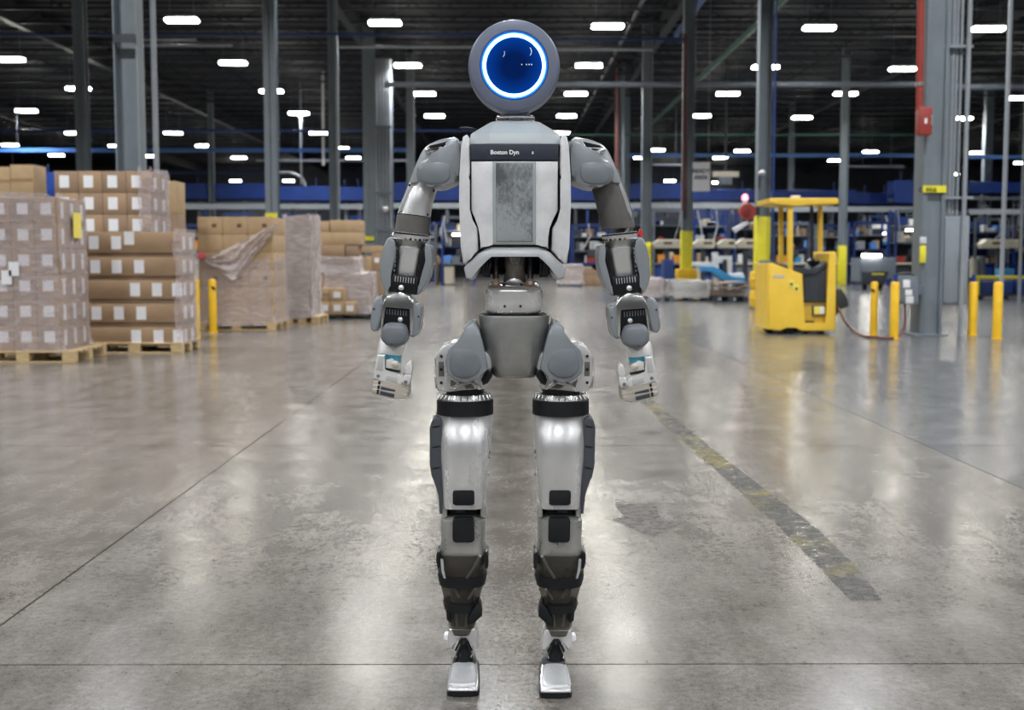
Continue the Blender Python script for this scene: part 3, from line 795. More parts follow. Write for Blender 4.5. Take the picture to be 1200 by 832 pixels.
for x, z in ((-.52, .93), (-.60, .84)): abox(b, xr + x, xr + x + .11, YA_ - .04, YA_ - .036, z, z + .15)
part('document_sheet', b, paper, wA)

# --- B: long cartons with white labels
YB_, xr = 14.05, X(210, 14.05)
xl = X(100, YB_)
wooden_pallet((xl + xr) / 2, YB_ + .38, xr - xl + .04, .80, 'worn wooden pallet under the five long cartons', h=.13)
rows_b = [(383, 405.5, (.52, .76, .97)), (355.5, 378, (.10, .34, .58)), (328, 350.5, (.52, .755, .97)), (301, 323.5, (.10, .33, .57)), (272, 296.5, (.09, .33, .47))]
z0 = .13
for k, (ya, yb, us) in enumerate(rows_b):
    zt, zbm = zz(ya, YB_), zz(yb, YB_)
    gap_filler = carton(xl + .01, xr - .01, YB_ + .03, YB_ + .70, z0, zbm, 'filler in the shadow gap under the %s long carton from the floor' % ORD[k], 'fillers in the shadow gaps between the long cartons', 2)
    gap_filler.name = 'gap_filler'  # added fillers stand in for the shadow lines between the long cartons
    carton(xl, xr, YB_, YB_ + .72, zbm, zt, 'long brown carton with white labels, %s from the floor in its stack' % ORD[k], 'long cartons', 0, front=[(u, .5 if (k != 4 or u < .4) else .72, .115, .155) for u in us], right=[(.3, .5, .12, .15), (.72, .5, .12, .15)])
    z0 = zt
b = NB()
n1, n2 = 10, 14; vs = []
for j in range(n2 + 1):
    for i in range(n1 + 1):
        t = i / n1; z = .1 + (zz(268, YB_) - .1) * j / n2
        x = xr - .05 + t * .10; y = YB_ - .03 + max(0, t - .7) * 2.3
        if t > .7: x = xr + .04
        vs.append(b.verts.new((x + .018 * math.sin(9 * z + 5 * t), y + .02 * math.sin(13 * z + 7 * t), z)))
for j in range(n2):
    for i in range(n1): b.faces.new([vs[j * (n1 + 1) + i], vs[j * (n1 + 1) + i + 1], vs[(j + 1) * (n1 + 1) + i + 1], vs[(j + 1) * (n1 + 1) + i]])
solo('stretch_wrap', b, film, 'clinging strip of clear film on the corner of the long carton stack', 'film', (xr, YB_, .1), angle=70)

# --- C: stack behind B
YC_, xr = 15.7, X(178, 15.7)
wd = (X(178, YC_) - X(66, YC_)) / 4
zt = zz(200.5, YC_); hh = zz(200.5, YC_) - zz(226, YC_)
wooden_pallet(xr - 2 * wd, YC_ + .45, 4 * wd, 1.0, 'pallet hidden under the tall labelled stack behind the long cartons')
zl = zt - 5 * hh
for c in range(4):
    carton(xr - (c + 1) * wd, xr - c * wd, YC_, YC_ + .45, .13, zl, 'tall plain carton at the base of the rear labelled stack, %s from the right' % ORD[c], 'base cartons of the rear stack', 2)
for rw in range(5):
    for c in range(4):
        carton(xr - (c + 1) * wd, xr - c * wd, YC_, YC_ + .45, zl + rw * hh, zl + (rw + 1) * hh, 'labelled carton of rear left stack, %s row from top, %s from right' % (ORD[4 - rw], ORD[c]),
               'cartons of the rear left stack', (rw + c) % 2 * 2, front=[(.42, .52, .125, .16)], right=[(.5, .5, .12, .15)] if c == 0 else ())
    carton(xr - wd, xr, YC_ + .45, YC_ + .75, zl + rw * hh, zl + (rw + 1) * hh, 'carton behind the corner of the rear left stack, %s row from its top' % ORD[4 - rw], 'cartons of the rear left stack', 2, right=[(.5, .5, .1, .15)])
carton(xr - wd, xr, YC_ + .45, YC_ + .75, .13, zl, 'tall plain carton at the rear corner of the rear left stack', 'base cartons of the rear stack', 2)
wrap(xr - .12, xr, YC_, YC_ + .75, zl, zt + .03, 'shiny film hanging on the corner of the rear left stack', film, .03, 8)

# --- D: two tan cartons top left, on two tall ones; and one behind C
YD_ = 17.6
x0, x1, x2 = X(-12, YD_), X(15, YD_), X(42, YD_)
zt, zm = zz(193, YD_), zz(229, YD_)
for a, c, nm in ((x0, x1, 'left'), (x1, x2, 'right')):
    carton(a, c, YD_, YD_ + .5, 0, zm, 'tall brown carton hidden behind the left edge stack, %s one' % nm, None, 2)
    carton(a, c, YD_, YD_ + .5, zm, zt - (.03 if nm == 'left' else .0), 'tan carton high up at the top left corner behind the wrapped stack, %s one' % nm, None, 1, tape=True)
a, c = X(190, 17.6), X(208, 17.6)
carton(a, c, 17.6, 18.1, 0, zz(250, 17.6), 'tall plain carton behind the rear left stack', None, 2)
carton(a, c, 17.6, 18.1, zz(250, 17.6), zz(212, 17.6), 'single tan carton peeking out right of the rear left stack', None, 1)

# --- E: half unwrapped stack behind the yellow bollards
YE_, xr = 18.6, X(320, 18.6)
wd = (X(320, YE_) - X(232, YE_)) / 3
zb = .13; hh = (zz(254, YE_) - zb) / 6
wooden_pallet(xr - 1.5 * wd, YE_ + .52, 3 * wd + .06, 1.1, 'light wooden pallet under the stack with torn film')
for rw in range(6):
    for c in range(3):
        carton(xr - (c + 1) * wd, xr - c * wd, YE_, YE_ + .35, zb + rw * hh, zb + (rw + 1) * hh, 'tan carton of the torn film stack, %s row up, %s from the right' % (ORD[rw], ORD[c]),
               'cartons of the torn film stack', 1, mark=(rw in (5, 2)), tape=False)
    for s in (1, 2):
        carton(xr - wd, xr, YE_ + s * .35, YE_ + (s + 1) * .35, zb + rw * hh, zb + (rw + 1) * hh, 'carton on the side of the torn film stack, %s row up, %s from front' % (ORD[rw], ORD[s]), 'cartons of the torn film stack', 1)
wE = wrap(xr - 3 * wd, xr, YE_, YE_ + 1.05, .1, zz(302, YE_), 'clear film round the lower rows of the torn film stack', film, .02, 12)
# the torn flap: a pleated sheet hanging from the right corner
b = NB(); n1, n2 = 18, 10; vs = []
for j in range(n2 + 1):
    v = j / n2
    for i in range(n1 + 1):
        t = i / n1
        px = 240 + (326 - 240) * t; top = 302 - 42 * t ** 1.15; bot = 306 + (330 - 306) * min(1, t / .42) if t < .42 else 330 - (330 - 268) * ((t - .42) / .58) ** .9
        p = P(px, top + (bot - top) * v, YE_ - .05)
        vs.append(b.verts.new((p.x, p.y - .03 - .035 * math.sin(26 * (t * .6 + v * .8)) - .02 * math.sin(9 * v), p.z)))
for j in range(n2):
    for i in range(n1): b.faces.new([vs[j * (n1 + 1) + i], vs[j * (n1 + 1) + i + 1], vs[(j + 1) * (n1 + 1) + i + 1], vs[(j + 1) * (n1 + 1) + i]])
bmesh.ops.remove_doubles(b, verts=b.verts[:], dist=1e-4)
ORIGIN = Vector(wE.location); part('torn_flap', b, film_thick, wE, 60, label='pleated torn flap of film')
b = NB(); b_ = [P(x, y, YE_ - .06) for x, y in ((233, 300), (240, 299), (241, 303), (234, 304))]
part('red_tag', aprism(NB(), [(231, 297), (240, 297), (240, 303), (231, 303)], YE_ - .08, YE_ - .02, .01), M('pink_red_tag', (.65, .10, .12), .5), wE, label='small red tag')

# --- F: tall narrow wrapped stack
YF_ = 20.4; x0, x1 = X(336, YF_), X(363, YF_)
hh = (zz(253, YF_) - .13) / 6
wooden_pallet((x0 + x1) / 2 + .05, YF_ + .5, x1 - x0 + .2, 1.05, 'pallet under the tall narrow film wrapped stack')
for rw in range(6):
    for s in range(2):
        carton(x0, x1, YF_ + s * .48, YF_ + (s + 1) * .48, .13 + rw * hh, .13 + (rw + 1) * hh, 'carton in the tall narrow wrapped stack, %s row up, %s' % (ORD[rw], 'front one' if s == 0 else 'rear one'), 'cartons of the tall narrow stack', 2, right=[(.5, .5, .16, .14)] if rw in (2, 4) else ())
wrap(x0, x1, YF_, YF_ + .96, .1, zz(252, YF_), 'milky film round the tall narrow stack', film_thick, .04, 21)

# --- G: low dark pallet with small cartons and a wrapped crate
YG_ = 21.9
px2 = lambda a, Y=YG_: X(a, Y)
zp = zz(368.5, YG_)
wooden_pallet((px2(355) + px2(437)) / 2, YG_ + .5, px2(437) - px2(355), 1.0, 'black plastic pallet under the small labelled cartons', h=zp, mat=black_pallet, n=5, name='plastic_pallet')
for i, (a, c, t, bt, mk) in enumerate(((356, 372.5, 353, 368.5, 'lower row, leftmost'), (372.5, 386, 353, 368.5, 'lower row, second'), (386.5, 402.5, 353, 368.5, 'lower row, third'), (402.5, 416.5, 354, 368.5, 'lower row, rightmost'),
                                   (359, 385, 337.5, 353, 'upper row, left and wide'), (385.5, 403, 337.5, 353, 'upper row, right'))):
    carton(px2(a), px2(c), YG_, YG_ + .3, zz(bt, YG_) if bt < 368 else zp, zz(t, YG_), 'small tan carton on the black pallet, %s' % mk, 'small cartons on the black pallet', 1, front=[(.5, .5, .13, .11)], tape=i in (4,))
YK = YG_ + .3
carton(px2(379, YK), px2(437, YK), YK, YK + .6, zp, zz(322, YK), 'big film wrapped carton behind the small labelled ones', None, 2)
carton(px2(358, YK), px2(379, YK), YK, YK + .6, zp, zz(324, YK), 'brown carton left of the big wrapped one on the black pallet', None, 0, front=[(.55, .7, .1, .2)])
wrap(px2(379, YK), px2(437, YK), YK, YK + .6, zp, zz(320, YK), 'pinkish film round the big low carton near the robot hand', film_thick, .02, 31, top=True)
carton(px2(359, YK), px2(419, YK), YK + .05, YK + .55, zz(321, YK), zz(304, YK), 'flat carton wrapped in milky film on top of the big one', None, 2)
wrap(px2(359, YK), px2(419, YK), YK + .05, YK + .55, zz(321, YK), zz(301.5, YK), 'milky film round the flat carton on top', film_thick, .03, 33, top=True)
# tan stack behind
YL = 23.4
q = lambda a: X(a, YL)
carton(q(357), q(425), YL, YL + .8, 0, zz(301, YL), 'large plain carton at the bottom of the tan stack behind the black pallet', None, 2)
for a, c, t, bt, m, lab in ((358, 374, 288, 301, 0, 'small brown carton, left of four under the square tan one'), (374, 404, 287, 301, 0, 'wide brown carton under the square tan one'), (405, 420, 288, 301, 2, 'darker carton at the right under the tallest tan one'),
                            (359, 390, 272, 287, 1, 'square tan carton with a dark corner patch'), (390, 424, 272, 287, 1, 'tan carton under the tallest top one'), (366, 386, 259, 272, 1, 'tan carton topmost at left of the tan stack'), (387, 424, 258, 272, 1, 'tall tan carton topmost at right of the tan stack')):
    carton(q(a), q(c), YL + (.0 if t > 280 else .02), YL + .6, zz(bt, YL), zz(t, YL), lab, None, m)
YM = 25.5; q = lambda a: X(a, YM)
carton(q(425), q(447), YM, YM + .7, 0, zz(318, YM), 'brown carton near the floor beside the ribbed column', None, 2)
for a, c, t, bt, m, lab in ((426, 436, 300, 318, 1, 'narrow tan carton beside the ribbed column'), (436, 447, 296, 318, 0, 'brown carton with white label nearest the robot forearm'), (424, 447, 288, 296, 1, 'flat tan carton topmost beside the robot forearm')):
    carton(q(a), q(c), YM, YM + .7, zz(bt, YM), zz(t, YM), lab, None, m, front=[(.5, .6, .1, .1)] if a == 436 else ())

# ------------------------------------------------------------------ bollards
def bollard(px, yt, yb, rpx, label, mark=False, cap=None):
    g = G(px, yb); Y = g.y; r = rpx * Y / FPX; h = zz(yt, Y)
    t = thing('bollard', label, 'bollard', (g.x, Y, 0), 'yellow bollards')
    part('post', alathe(NB(), (g.x, Y, 0), (0, 0, 1), [(r, 0), (r, h - r * .5), (r * .85, h - r * .18), (r * .5, h - r * .03), (0, h)], 24), yellow, t)
    part('base_flange', alathe(NB(), (g.x, Y, 0), (0, 0, 1), [(r * 1.25, 0), (r * 1.25, .012), (r * 1.02, .014)], 24), yellow, t)
    if mark: part('black_mark', aprism(NB(), [(px - rpx * .8, yt + 8), (px + rpx * .3, yt + 9.5), (px + rpx * .6, yt + 13), (px - rpx * .2, yt + 12)], Y - r - .004, Y - r * .6, .002), black, t)
    if cap: part('blue_cap', acyl(NB(), (g.x, Y, h - .01), (g.x, Y, h + .10), r * .5, segs=14), blue_paint, t)
bollard(250, 327, 390, 4.4, 'yellow bollard with black mark in front of the torn film stack', True)
bollard(231.5, 327, 396, 3.2, 'thin yellow bollard half hidden by the long carton stack')
bollard(1023.5, 330, 393, 4.2, 'yellow bollard nearest the yellow truck, with black mark', True)
bollard(1047.5, 330, 397, 5.0, 'yellow bollard in front of the grey battery charger', False, True)
bollard(1139, 330, 393, 5.0, 'yellow bollard with blue cap right of the electrical panel', False, True)
bollard(1168, 330, 397, 5.2, 'rightmost yellow bollard near the picture edge')

# ------------------------------------------------------------------ yellow stand-up reach truck
YT = 17.6
tr = thing('reach_truck', 'yellow stand-up reach truck with overhead guard parked by the bollards', 'truck', (X(940, YT), YT, 0))
body = [(900, 309), (905, 308), (918, 313), (941, 321.5), (941.8, 379.5), (969, 379.5), (970.3, 297), (972, 295), (979, 295), (980.5, 297), (979.2, 388), (938, 388), (933, 382.5), (921, 382.5), (915.5, 388), (900, 386)]
tb_ = part('body', aprism(NB(), body, YT, YT + .95, .018, 3), yellow_t, tr)
part('back_pad', aprism(NB(), [(941, 313), (957, 319), (970, 306), (970, 354), (941, 354)], YT + .06, YT + .9, .01), mach_dark, tr)
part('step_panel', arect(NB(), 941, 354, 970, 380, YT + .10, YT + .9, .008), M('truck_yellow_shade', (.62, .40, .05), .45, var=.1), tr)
pl_ = part('label_frame', arect(NB(), 952, 357.5, 968, 370, YT + .07, YT + .12, .006), mach_dark, tr)
part('label_plate', arect(NB(), 954, 359, 967, 368.5, YT + .062, YT + .08, .002), paper_yellow, pl_)
part('label_sheet', arect(NB(), 961, 359.5, 966, 368, YT + .056, YT + .07, .001), paper, pl_)
part('foot_slot', arect(NB(), 943, 376, 954, 379, YT + .085, YT + .12, .004), black, tr)
part('console', aprism(NB(), [(902, 308.5), (905, 305), (915, 309), (930, 314), (945, 317), (957, 315), (970, 306), (970, 310), (957, 321), (942, 322), (918, 314)], YT + .03, YT + .9, .008), mach_dark, tr)
part('steering_knob', aloft(NB(), [(P(953, 312, YT + .4), Vector((.06, 0, 0)), Vector((0, .06, 0)), 2), (P(953, 306, YT + .4), Vector((.10, 0, 0)), Vector((0, .1, 0)), 2), (P(953, 303, YT + .4), Vector((.05, 0, 0)), Vector((0, .05, 0)), 2)], 20), black_gloss, tr)
for xa, xb, yt, yb, y0, y1 in ((923.5, 929.5, 239, 318, .02, .11), (913.5, 918.5, 240, 312, .80, .88), (959.5, 964.5, 239, 309, .80, .88), (950, 953.5, 240, 308, .5, .56)):
    part('guard_post', aprism(NB(), [(xa, yt), (xb, yt), (xb, yb), (xa, yb)], YT + y0, YT + y1, .012), yellow_t if xb != 953.5 else mach_dark, tr)
og = part('overhead_guard', aprism(NB(), [(902.5, 233), (905, 232), (981, 232), (983, 233.5), (983, 238), (981, 239.5), (947, 239.5), (941, 240.5), (935, 241), (908, 238.5), (902.5, 238)], YT - .02, YT + .95, .012), yellow_t, tr)
part('guard_lamp', aprism(NB(), [(928, 229), (938, 229), (938, 232), (928, 232)], YT + .4, YT + .5, .01), mach_white, og)
for k, (x, y) in enumerate(((927.5, 333), (933.5, 338.5))):
    part('warning_decal', arect(NB(), x - 3, y - 5, x + 3, y + 4, YT - .004, YT + .02, .001), paper_yellow, tb_)
    part('decal_symbol', disc(NB(), x, y, 1.7, YT - .006, YT, 12), black, tb_)
part('maker_strip', arect(NB(), 906, 322, 919, 326, YT - .003, YT + .02, .001), beige_m, tb_)
for x, r, d in ((926.5, 6.2, .06), (907, 5.5, .2), (951, 4.5, .2), (969, 5, .2)):
    rr = r * YT / FPX; c = Vector((X(x, YT), YT + d, rr))
    part('wheel', alathe(NB(), c, (0, 1, 0), [(rr * .5, -.01), (rr * .92, 0), (rr, .02), (rr, .12), (rr * .92, .14)], 24), black, tr)
part('wheel_well', arect(NB(), 916, 382, 938, 389, YT + .12, YT + .8, .004), black, tr)
part('mast_plate', aprism(NB(), [(981, 340), (986, 338), (990, 345), (994, 352), (994, 360), (984, 362), (981, 370)], YT + .3, YT + .7, .01), mach_dark, tr)

# charger with cable
ch = thing('battery_charger', 'grey battery charger box with white stickers on the big column', 'charger', P(1063, 357, YB - .3))
cb2 = part('case', aprism(NB(), [(1053, 323), (1072, 323), (1076, 326), (1077, 356), (1060, 357), (1052, 352)], YB - .52, YB - .22, .012), mach_grey, ch)
part('handle_bar', atube(NB(), [P(x, y, YB - .5) for x, y in ((1052, 330), (1050, 324), (1054, 321), (1066, 320), (1072, 323))], .014, 8), mach_dark, ch)
part('sticker', arect(NB(), 1058.5, 328, 1066.5, 337, YB - .525, YB - .5, .001), paper, ch)
part('sticker', arect(NB(), 1061, 339.5, 1069, 346, YB - .525, YB - .5, .001), paper, ch)
part('sticker', arect(NB(), 1061.5, 347, 1070.5, 355.5, YB - .525, YB - .5, .001), mach_white, ch)
part('mounting_bracket', abox(NB(), bx0 - .1, bx0 + .03, YB - .3, YB - .12, zz(345, YB), zz(335, YB)), mach_grey, ch)
cp = [P(982, 361, YT + .1), P(985, 367, YT + .05), P(990, 377, YT), P(999, 387, YT), G(1012, 393.5, .02), G(1026, 395, .02), G(1040, 396.5, .02), G(1052, 394.5, .02), P(1058, 388, YB - .5), P(1061, 375, YB - .5), P(1060.5, 357, YB - .45)]
def smooth_path(pts, n=6):
    o = []
    for i in range(len(pts) - 1):
        p0, p1, p2, p3 = pts[max(0, i - 1)], pts[i], pts[i + 1], pts[min(len(pts) - 1, i + 2)]
        for k in range(n):
            t = k / n; o.append(.5 * ((2 * p1) + (p2 - p0) * t + (2 * p0 - 5 * p1 + 4 * p2 - p3) * t * t + (3 * p1 - p0 - 3 * p2 + p3) * t ** 3))
    return o + [pts[-1]]
solo('charging_cable', atube(NB(), smooth_path(cp), .017, 8), cable_m, 'red brown charging cable looping on the floor between truck and charger', 'cable', G(1026, 395))

# ------------------------------------------------------------------ marks on the floor
def strip(name, pts, z, mat, lab, cat, thick=.0012):
    bm = NB(); q = [G(x, y, z) for x, y in pts]; n = len(q) // 2
    L_, R_ = q[:n], q[n:][::-1]
    lo = []
    for a, c in zip(L_, R_): lo.append([a, c, c - Vector((0, 0, thick)), a - Vector((0, 0, thick))])
    rings(bm, lo); return solo(name, bm, mat, lab, cat, (q[0].x, q[0].y, 0))
strip('floor_tape', [(747, 467), (830, 543), (915, 619), (955, 660), (997, 703), (1034, 703), (1000, 660), (958, 619), (853, 540), (763, 467)], .0014, tape_worn, 'worn yellow and black floor tape line running away right of the robot', 'tape')
ar = [(720, 590), (768, 590), (775, 609), (800, 612), (765, 629), (715, 608), (731, 606)]
bm = NB(); top = [bm.verts.new(G(x, y, .0014)) for x, y in ar]; lo_ = [bm.verts.new(G(x, y, .0004)) for x, y in ar]
bm.faces.new(top); bm.faces.new(lo_[::-1])
for i in range(len(ar)): bm.faces.new((top[i], lo_[i], lo_[(i + 1) % len(ar)], top[(i + 1) % len(ar)]))
solo('floor_arrow', bm, arrow_worn, 'faded dark arrow mark on the floor right of the robot knees', 'arrow', G(760, 608))
# ------------------------------------------------------------------ the far production lines
# elevated conveyors with blue guards
def conveyor(x0, x1, yt, yb, Y, label, m, legs=True, group=None, deep=1.0):
    a, c = X(x0, Y), X(x1, Y); zt, zb_ = zz(yt, Y), zz(yb, Y)
    t = thing('overhead_conveyor', label, 'conveyor', ((a + c) / 2, Y, 0), group)
    for dy in (0, deep): part('side_guard', abox(NB(), a, c, Y + dy, Y + dy + .05, zb_, zt, .01, 1), m, t)
    part('roller_bed', abox(NB(), a + .02, c - .02, Y + .05, Y + deep, zb_ + .1, zb_ + .25), mach_dark, t)
    part('lower_rail', abox(NB(), a, c, Y - .03, Y + .03, zb_ - .35, zb_ - .18), mach_grey, t)
    n = max(2, int((c - a) / 3))
    for k in range(n):
        x = a + (c - a) * (k + .5) / n
        part('post', abox(NB(), x - .02, x + .02, Y - .02, Y + .02, zt, zt + .4), blue_dark, t)
        if legs: part('leg', abox(NB(), x - .06, x + .06, Y + .2, Y + .32, 0, zb_ - .1), mach_grey, t)
        if legs: part('leg', abox(NB(), x - .06, x + .06, Y + deep - .2, Y + deep - .08, 0, zb_ - .1), mach_grey, t)
    return t
for x0, x1, yt, yb, Y, nm in ((40, 66, 202, 232, 60, 'at the far left between the carton stacks'), (207, 312, 215, 233, 62, 'left of the collared column'), (325, 387, 218, 235, 62, 'between the collared and slim columns'),
                              (397, 428, 219, 235, 62, 'between the slim and ribbed columns'), (462, 545, 214, 235, 60, 'just left of the robot torso'), (660, 720, 213, 235, 60, 'just right of the robot torso'),
                              (728, 800, 215, 233, 60, 'left of the red pipe column'), (812, 888, 222, 235, 60, 'under the white sign'), (903, 1000, 223, 238, 60, 'behind the truck overhead guard'),
                              (1000, 1046, 226, 239, 60, 'between the lime footed and big columns'), (1046, 1076, 211, 238, 58, 'taller section just left of the big column'), (1134, 1215, 213, 226, 59, 'at the right edge behind the conduits')):
    conveyor(x0, x1, yt, yb, Y, 'blue sided overhead conveyor section ' + nm, blue_paint)
# long grey walkway beam in front of them
for x0, x1, y, lab in ((205, 425, 242, 'pale grey walkway edge beam at left above the cartons'), (460, 545, 241, 'pale grey walkway edge beam left of the robot torso'), (660, 886, 241, 'pale grey walkway edge beam right of the robot torso'), (903, 1074, 245, 'pale grey walkway edge beam behind the yellow truck'), (1134, 1215, 248, 'grey walkway edge beam at the right edge')):
    Y = 55; a, c = X(x0, Y), X(x1, Y)
    t = thing('walkway_beam', lab, 'beam', ((a + c) / 2, Y, 0))
    part('beam', abox(NB(), a, c, Y, Y + .25, zz(y + 3, Y), zz(y - 3, Y)), pipe_grey, t)
    for k in range(max(2, int((c - a) / 2.2))):
        n = max(2, int((c - a) / 2.2)); x = a + (c - a) * (k + .5) / n
        part('support', abox(NB(), x - .05, x + .05, Y + .05, Y + .15, 0, zz(y + 3, Y)), mach_grey if k % 2 else blue_dark, t)

# workstations: frames with shelves, bins, screens and lamps, in three depth rows
def workstation(px, Y, w, label, seed, tall=3.0):
    r = random.Random(seed); x = X(px, Y)
    t = thing('workstation', label, 'workstation', (x, Y, 0), 'far workstations')
    frame = [mach_grey, blue_paint, blue_dark, mach_dark][seed % 4]
    h = tall * r.uniform(.8, 1.05)
    for sx in (-1, 1):
        for sy in (0, .8): part('post', abox(NB(), x + sx * w / 2 - .04, x + sx * w / 2 + .04, Y + sy - .04, Y + sy + .04, 0, h), frame, t)
    part('tabletop', abox(NB(), x - w / 2, x + w / 2, Y - .1, Y + .85, .86, .94, .01, 1), r.choice([mach_white, mach_grey, blue_paint, beige_m]), t)
    part('shelf', abox(NB(), x - w / 2, x + w / 2, Y + .1, Y + .8, h * .55, h * .55 + .05), r.choice([mach_grey, blue_dark]), t)
    part('top_beam', abox(NB(), x - w / 2, x + w / 2, Y - .05, Y + .05, h - .12, h), r.choice([blue_paint, mach_grey, blue_dark]), t)
    part('cabinet', abox(NB(), x - w * .45, x - w * .45 + w * r.uniform(.3, .6), Y, Y + .7, .05, .82, .02, 1), r.choice([mach_dark, blue_paint, mach_dark, mach_grey, beige_m]), t)
    part('back_panel', abox(NB(), x - w / 2, x + w / 2, Y + .82, Y + .86, .3, h * .9), r.choice([mach_dark, blue_dark, mach_dark]), t)
    for k in range(r.randint(6, 10)):
        bw = r.uniform(.15, .45); bx = x + r.uniform(-w / 2, w / 2 - bw); bz = r.choice([.94, .94, h * .55 + .05, h * .55 + .05]); by = Y + r.uniform(0, .3)
        part('bin', abox(NB(), bx, bx + bw, by, by + .3, bz, bz + r.uniform(.12, .45), .01, 1), r.choice([blue_paint, mach_white, beige_m, mach_grey, teal_paint, mach_white, carton_m[1], light_shell, blue_light, red_paint, mach_dark, mach_white, orange_m, pipe_grey]), t)
    part('upper_shelf', abox(NB(), x - w / 2, x + w / 2, Y + .1, Y + .8, h * .78, h * .78 + .04), r.choice([mach_grey, pipe_grey]), t)
    for k in range(r.randint(2, 4)):
        bw = r.uniform(.15, .4); bx = x + r.uniform(-w / 2, w / 2 - bw)
        part('tote', abox(NB(), bx, bx + bw, Y + .12, Y + .5, h * .78 + .04, h * .78 + .04 + r.uniform(.12, .35), .01, 1), r.choice([mach_white, blue_paint, pipe_grey, beige_m, blue_light, carton_m[0]]), t)
    for k in range(r.randint(1, 3)):
        cx_ = x + r.uniform(-w / 2, w / 2); part('hose', atube(NB(), [(cx_, Y - .05, h), (cx_ + r.uniform(-.2, .2), Y - .1, h * .8), (cx_ + r.uniform(-.3, .3), Y, h * .62)], .025, 6), r.choice([mach_dark, mach_white, pipe_grey]), t)
    if r.random() < .55:
        part('monitor', abox(NB(), x - .1, x + .35, Y + .05, Y + .1, 1.2, 1.5, .01, 1), mach_dark, t)
    if r.random() < .28:
        part('task_lamp', abox(NB(), x - w * .18, x + w * .18, Y - .05, Y + .03, h * .72, h * .72 + .06, .01, 1), small_glow, t)
    return t
spots = []
for Y, x0, x1, st, nm in ((50, 468, 560, 46, 'front'), (50, 668, 1210, 47, 'front'), (53, 205, 460, 50, 'forward'), (57, 440, 560, 48, 'middle'), (57, 660, 1230, 50, 'middle')):
    px = x0 + st / 2; k = 0
    while px < x1:
        spots.append((px, Y, nm)); px += st
i = 0
cnt = {}
sect = lambda px: ('left of the ribbed column' if px < 425 else 'between the ribbed column and the robot' if px < 560 else 'between the robot and the red pipe column' if px < 800 else
                   'between the red pipe column and the yellow truck' if px < 900 else 'behind the yellow truck and bollards' if px < 1074 else 'at the right edge beyond the panel')
for px, Y, nm in spots:
    key = (sect(px), nm); cnt[key] = cnt.get(key, 0) + 1
    workstation(px, Y, RND.uniform(1.3, 1.5), 'workstation %s, %s row, %s from left' % (sect(px), nm, ORD[cnt[key] - 1]), 100 + i, 3.05)
    i += 1
# beige boom housings with black bars of print
for k, (x0, x1, lab) in enumerate(((765, 800, 'left of the red pipe column'), (812, 838, 'right of the red pipe column'), (841, 862, 'third from left, with a blunt nose'), (862, 887, 'next to the truck column'), (1150, 1195, 'at the right edge'))):
    Y = 44.0
    t = thing('boom_housing', 'beige boom housing of the far machine line, ' + lab, 'machine', P((x0 + x1) / 2, 291, Y))
    part('housing', aprism(NB(), [(x0, 286), (x0 + 7, 280.5), (x1, 280.5), (x1, 291), (x0 + 2, 291)], Y, Y + .5, .02), beige_m, t)
    part('print_bar', arect(NB(), x0 + 13, 283.5, min(x1 - 2, x0 + 23), 286.2, Y - .006, Y + .02, .002), print_m, t)
    part('stand', abox(NB(), X((x0 + x1) / 2, Y) - .08, X((x0 + x1) / 2, Y) + .08, Y + .1, Y + .3, 0, zz(290, Y)), mach_dark, t)
# turquoise chute, white gantry, tables
Y = 40.0
ct = thing('chute', 'bright blue sloping chute behind the flattened cardboard pallet', 'chute', P(855, 333, Y))
part('chute_side', aprism(NB(), [(823, 312), (838, 312), (858, 325), (873, 325), (874, 333), (853, 333), (834, 318), (823, 318)], Y, Y + .8, .02), teal_paint, ct)
part('chute_leg', aprism(NB(), [(829, 318), (834, 319), (834, 342), (829, 342)], Y + .05, Y + .7, .01), blue_paint, ct)
part('chute_leg', aprism(NB(), [(866, 332), (870, 332), (870, 342), (866, 342)], Y + .05, Y + .7, .01), blue_paint, ct)
part('chute_tray', aprism(NB(), [(857, 321), (871, 320), (873, 325), (858, 325)], Y + .1, Y + .7, .01), mach_white, ct)
gt = thing('gantry', 'small white square gantry frame above the blue chute', 'frame', P(847, 340, 43))
part('gantry_frame', aprism(NB(), [(837, 300), (858, 300), (858, 340), (853.5, 340), (853.5, 304), (842, 304), (842, 340), (837, 340)], 43, 43.2, .01), mach_white, gt)
tb2 = thing('table', 'pale grey narrow table left of the white gantry', 'table', P(825, 340, 42))
part('tabletop', arect(NB(), 812, 307, 837, 312, 42, 43, .01), mach_white, tb2)
for x in (814, 834): part('leg', arect(NB(), x, 312, x + 2, 340, 42.1, 42.3, .005), mach_grey, tb2)
bx_ = thing('blue_cabinet', 'plain blue cabinet left of the yellow column block', 'cabinet', P(783, 336, 43))
part('cabinet', arect(NB(), 778, 304, 790, 339.2, 43, 43.8, .02), blue_paint, bx_)
part('door', arect(NB(), 779, 305.5, 789, 335, 42.97, 43.1, .01), blue_dark, bx_)
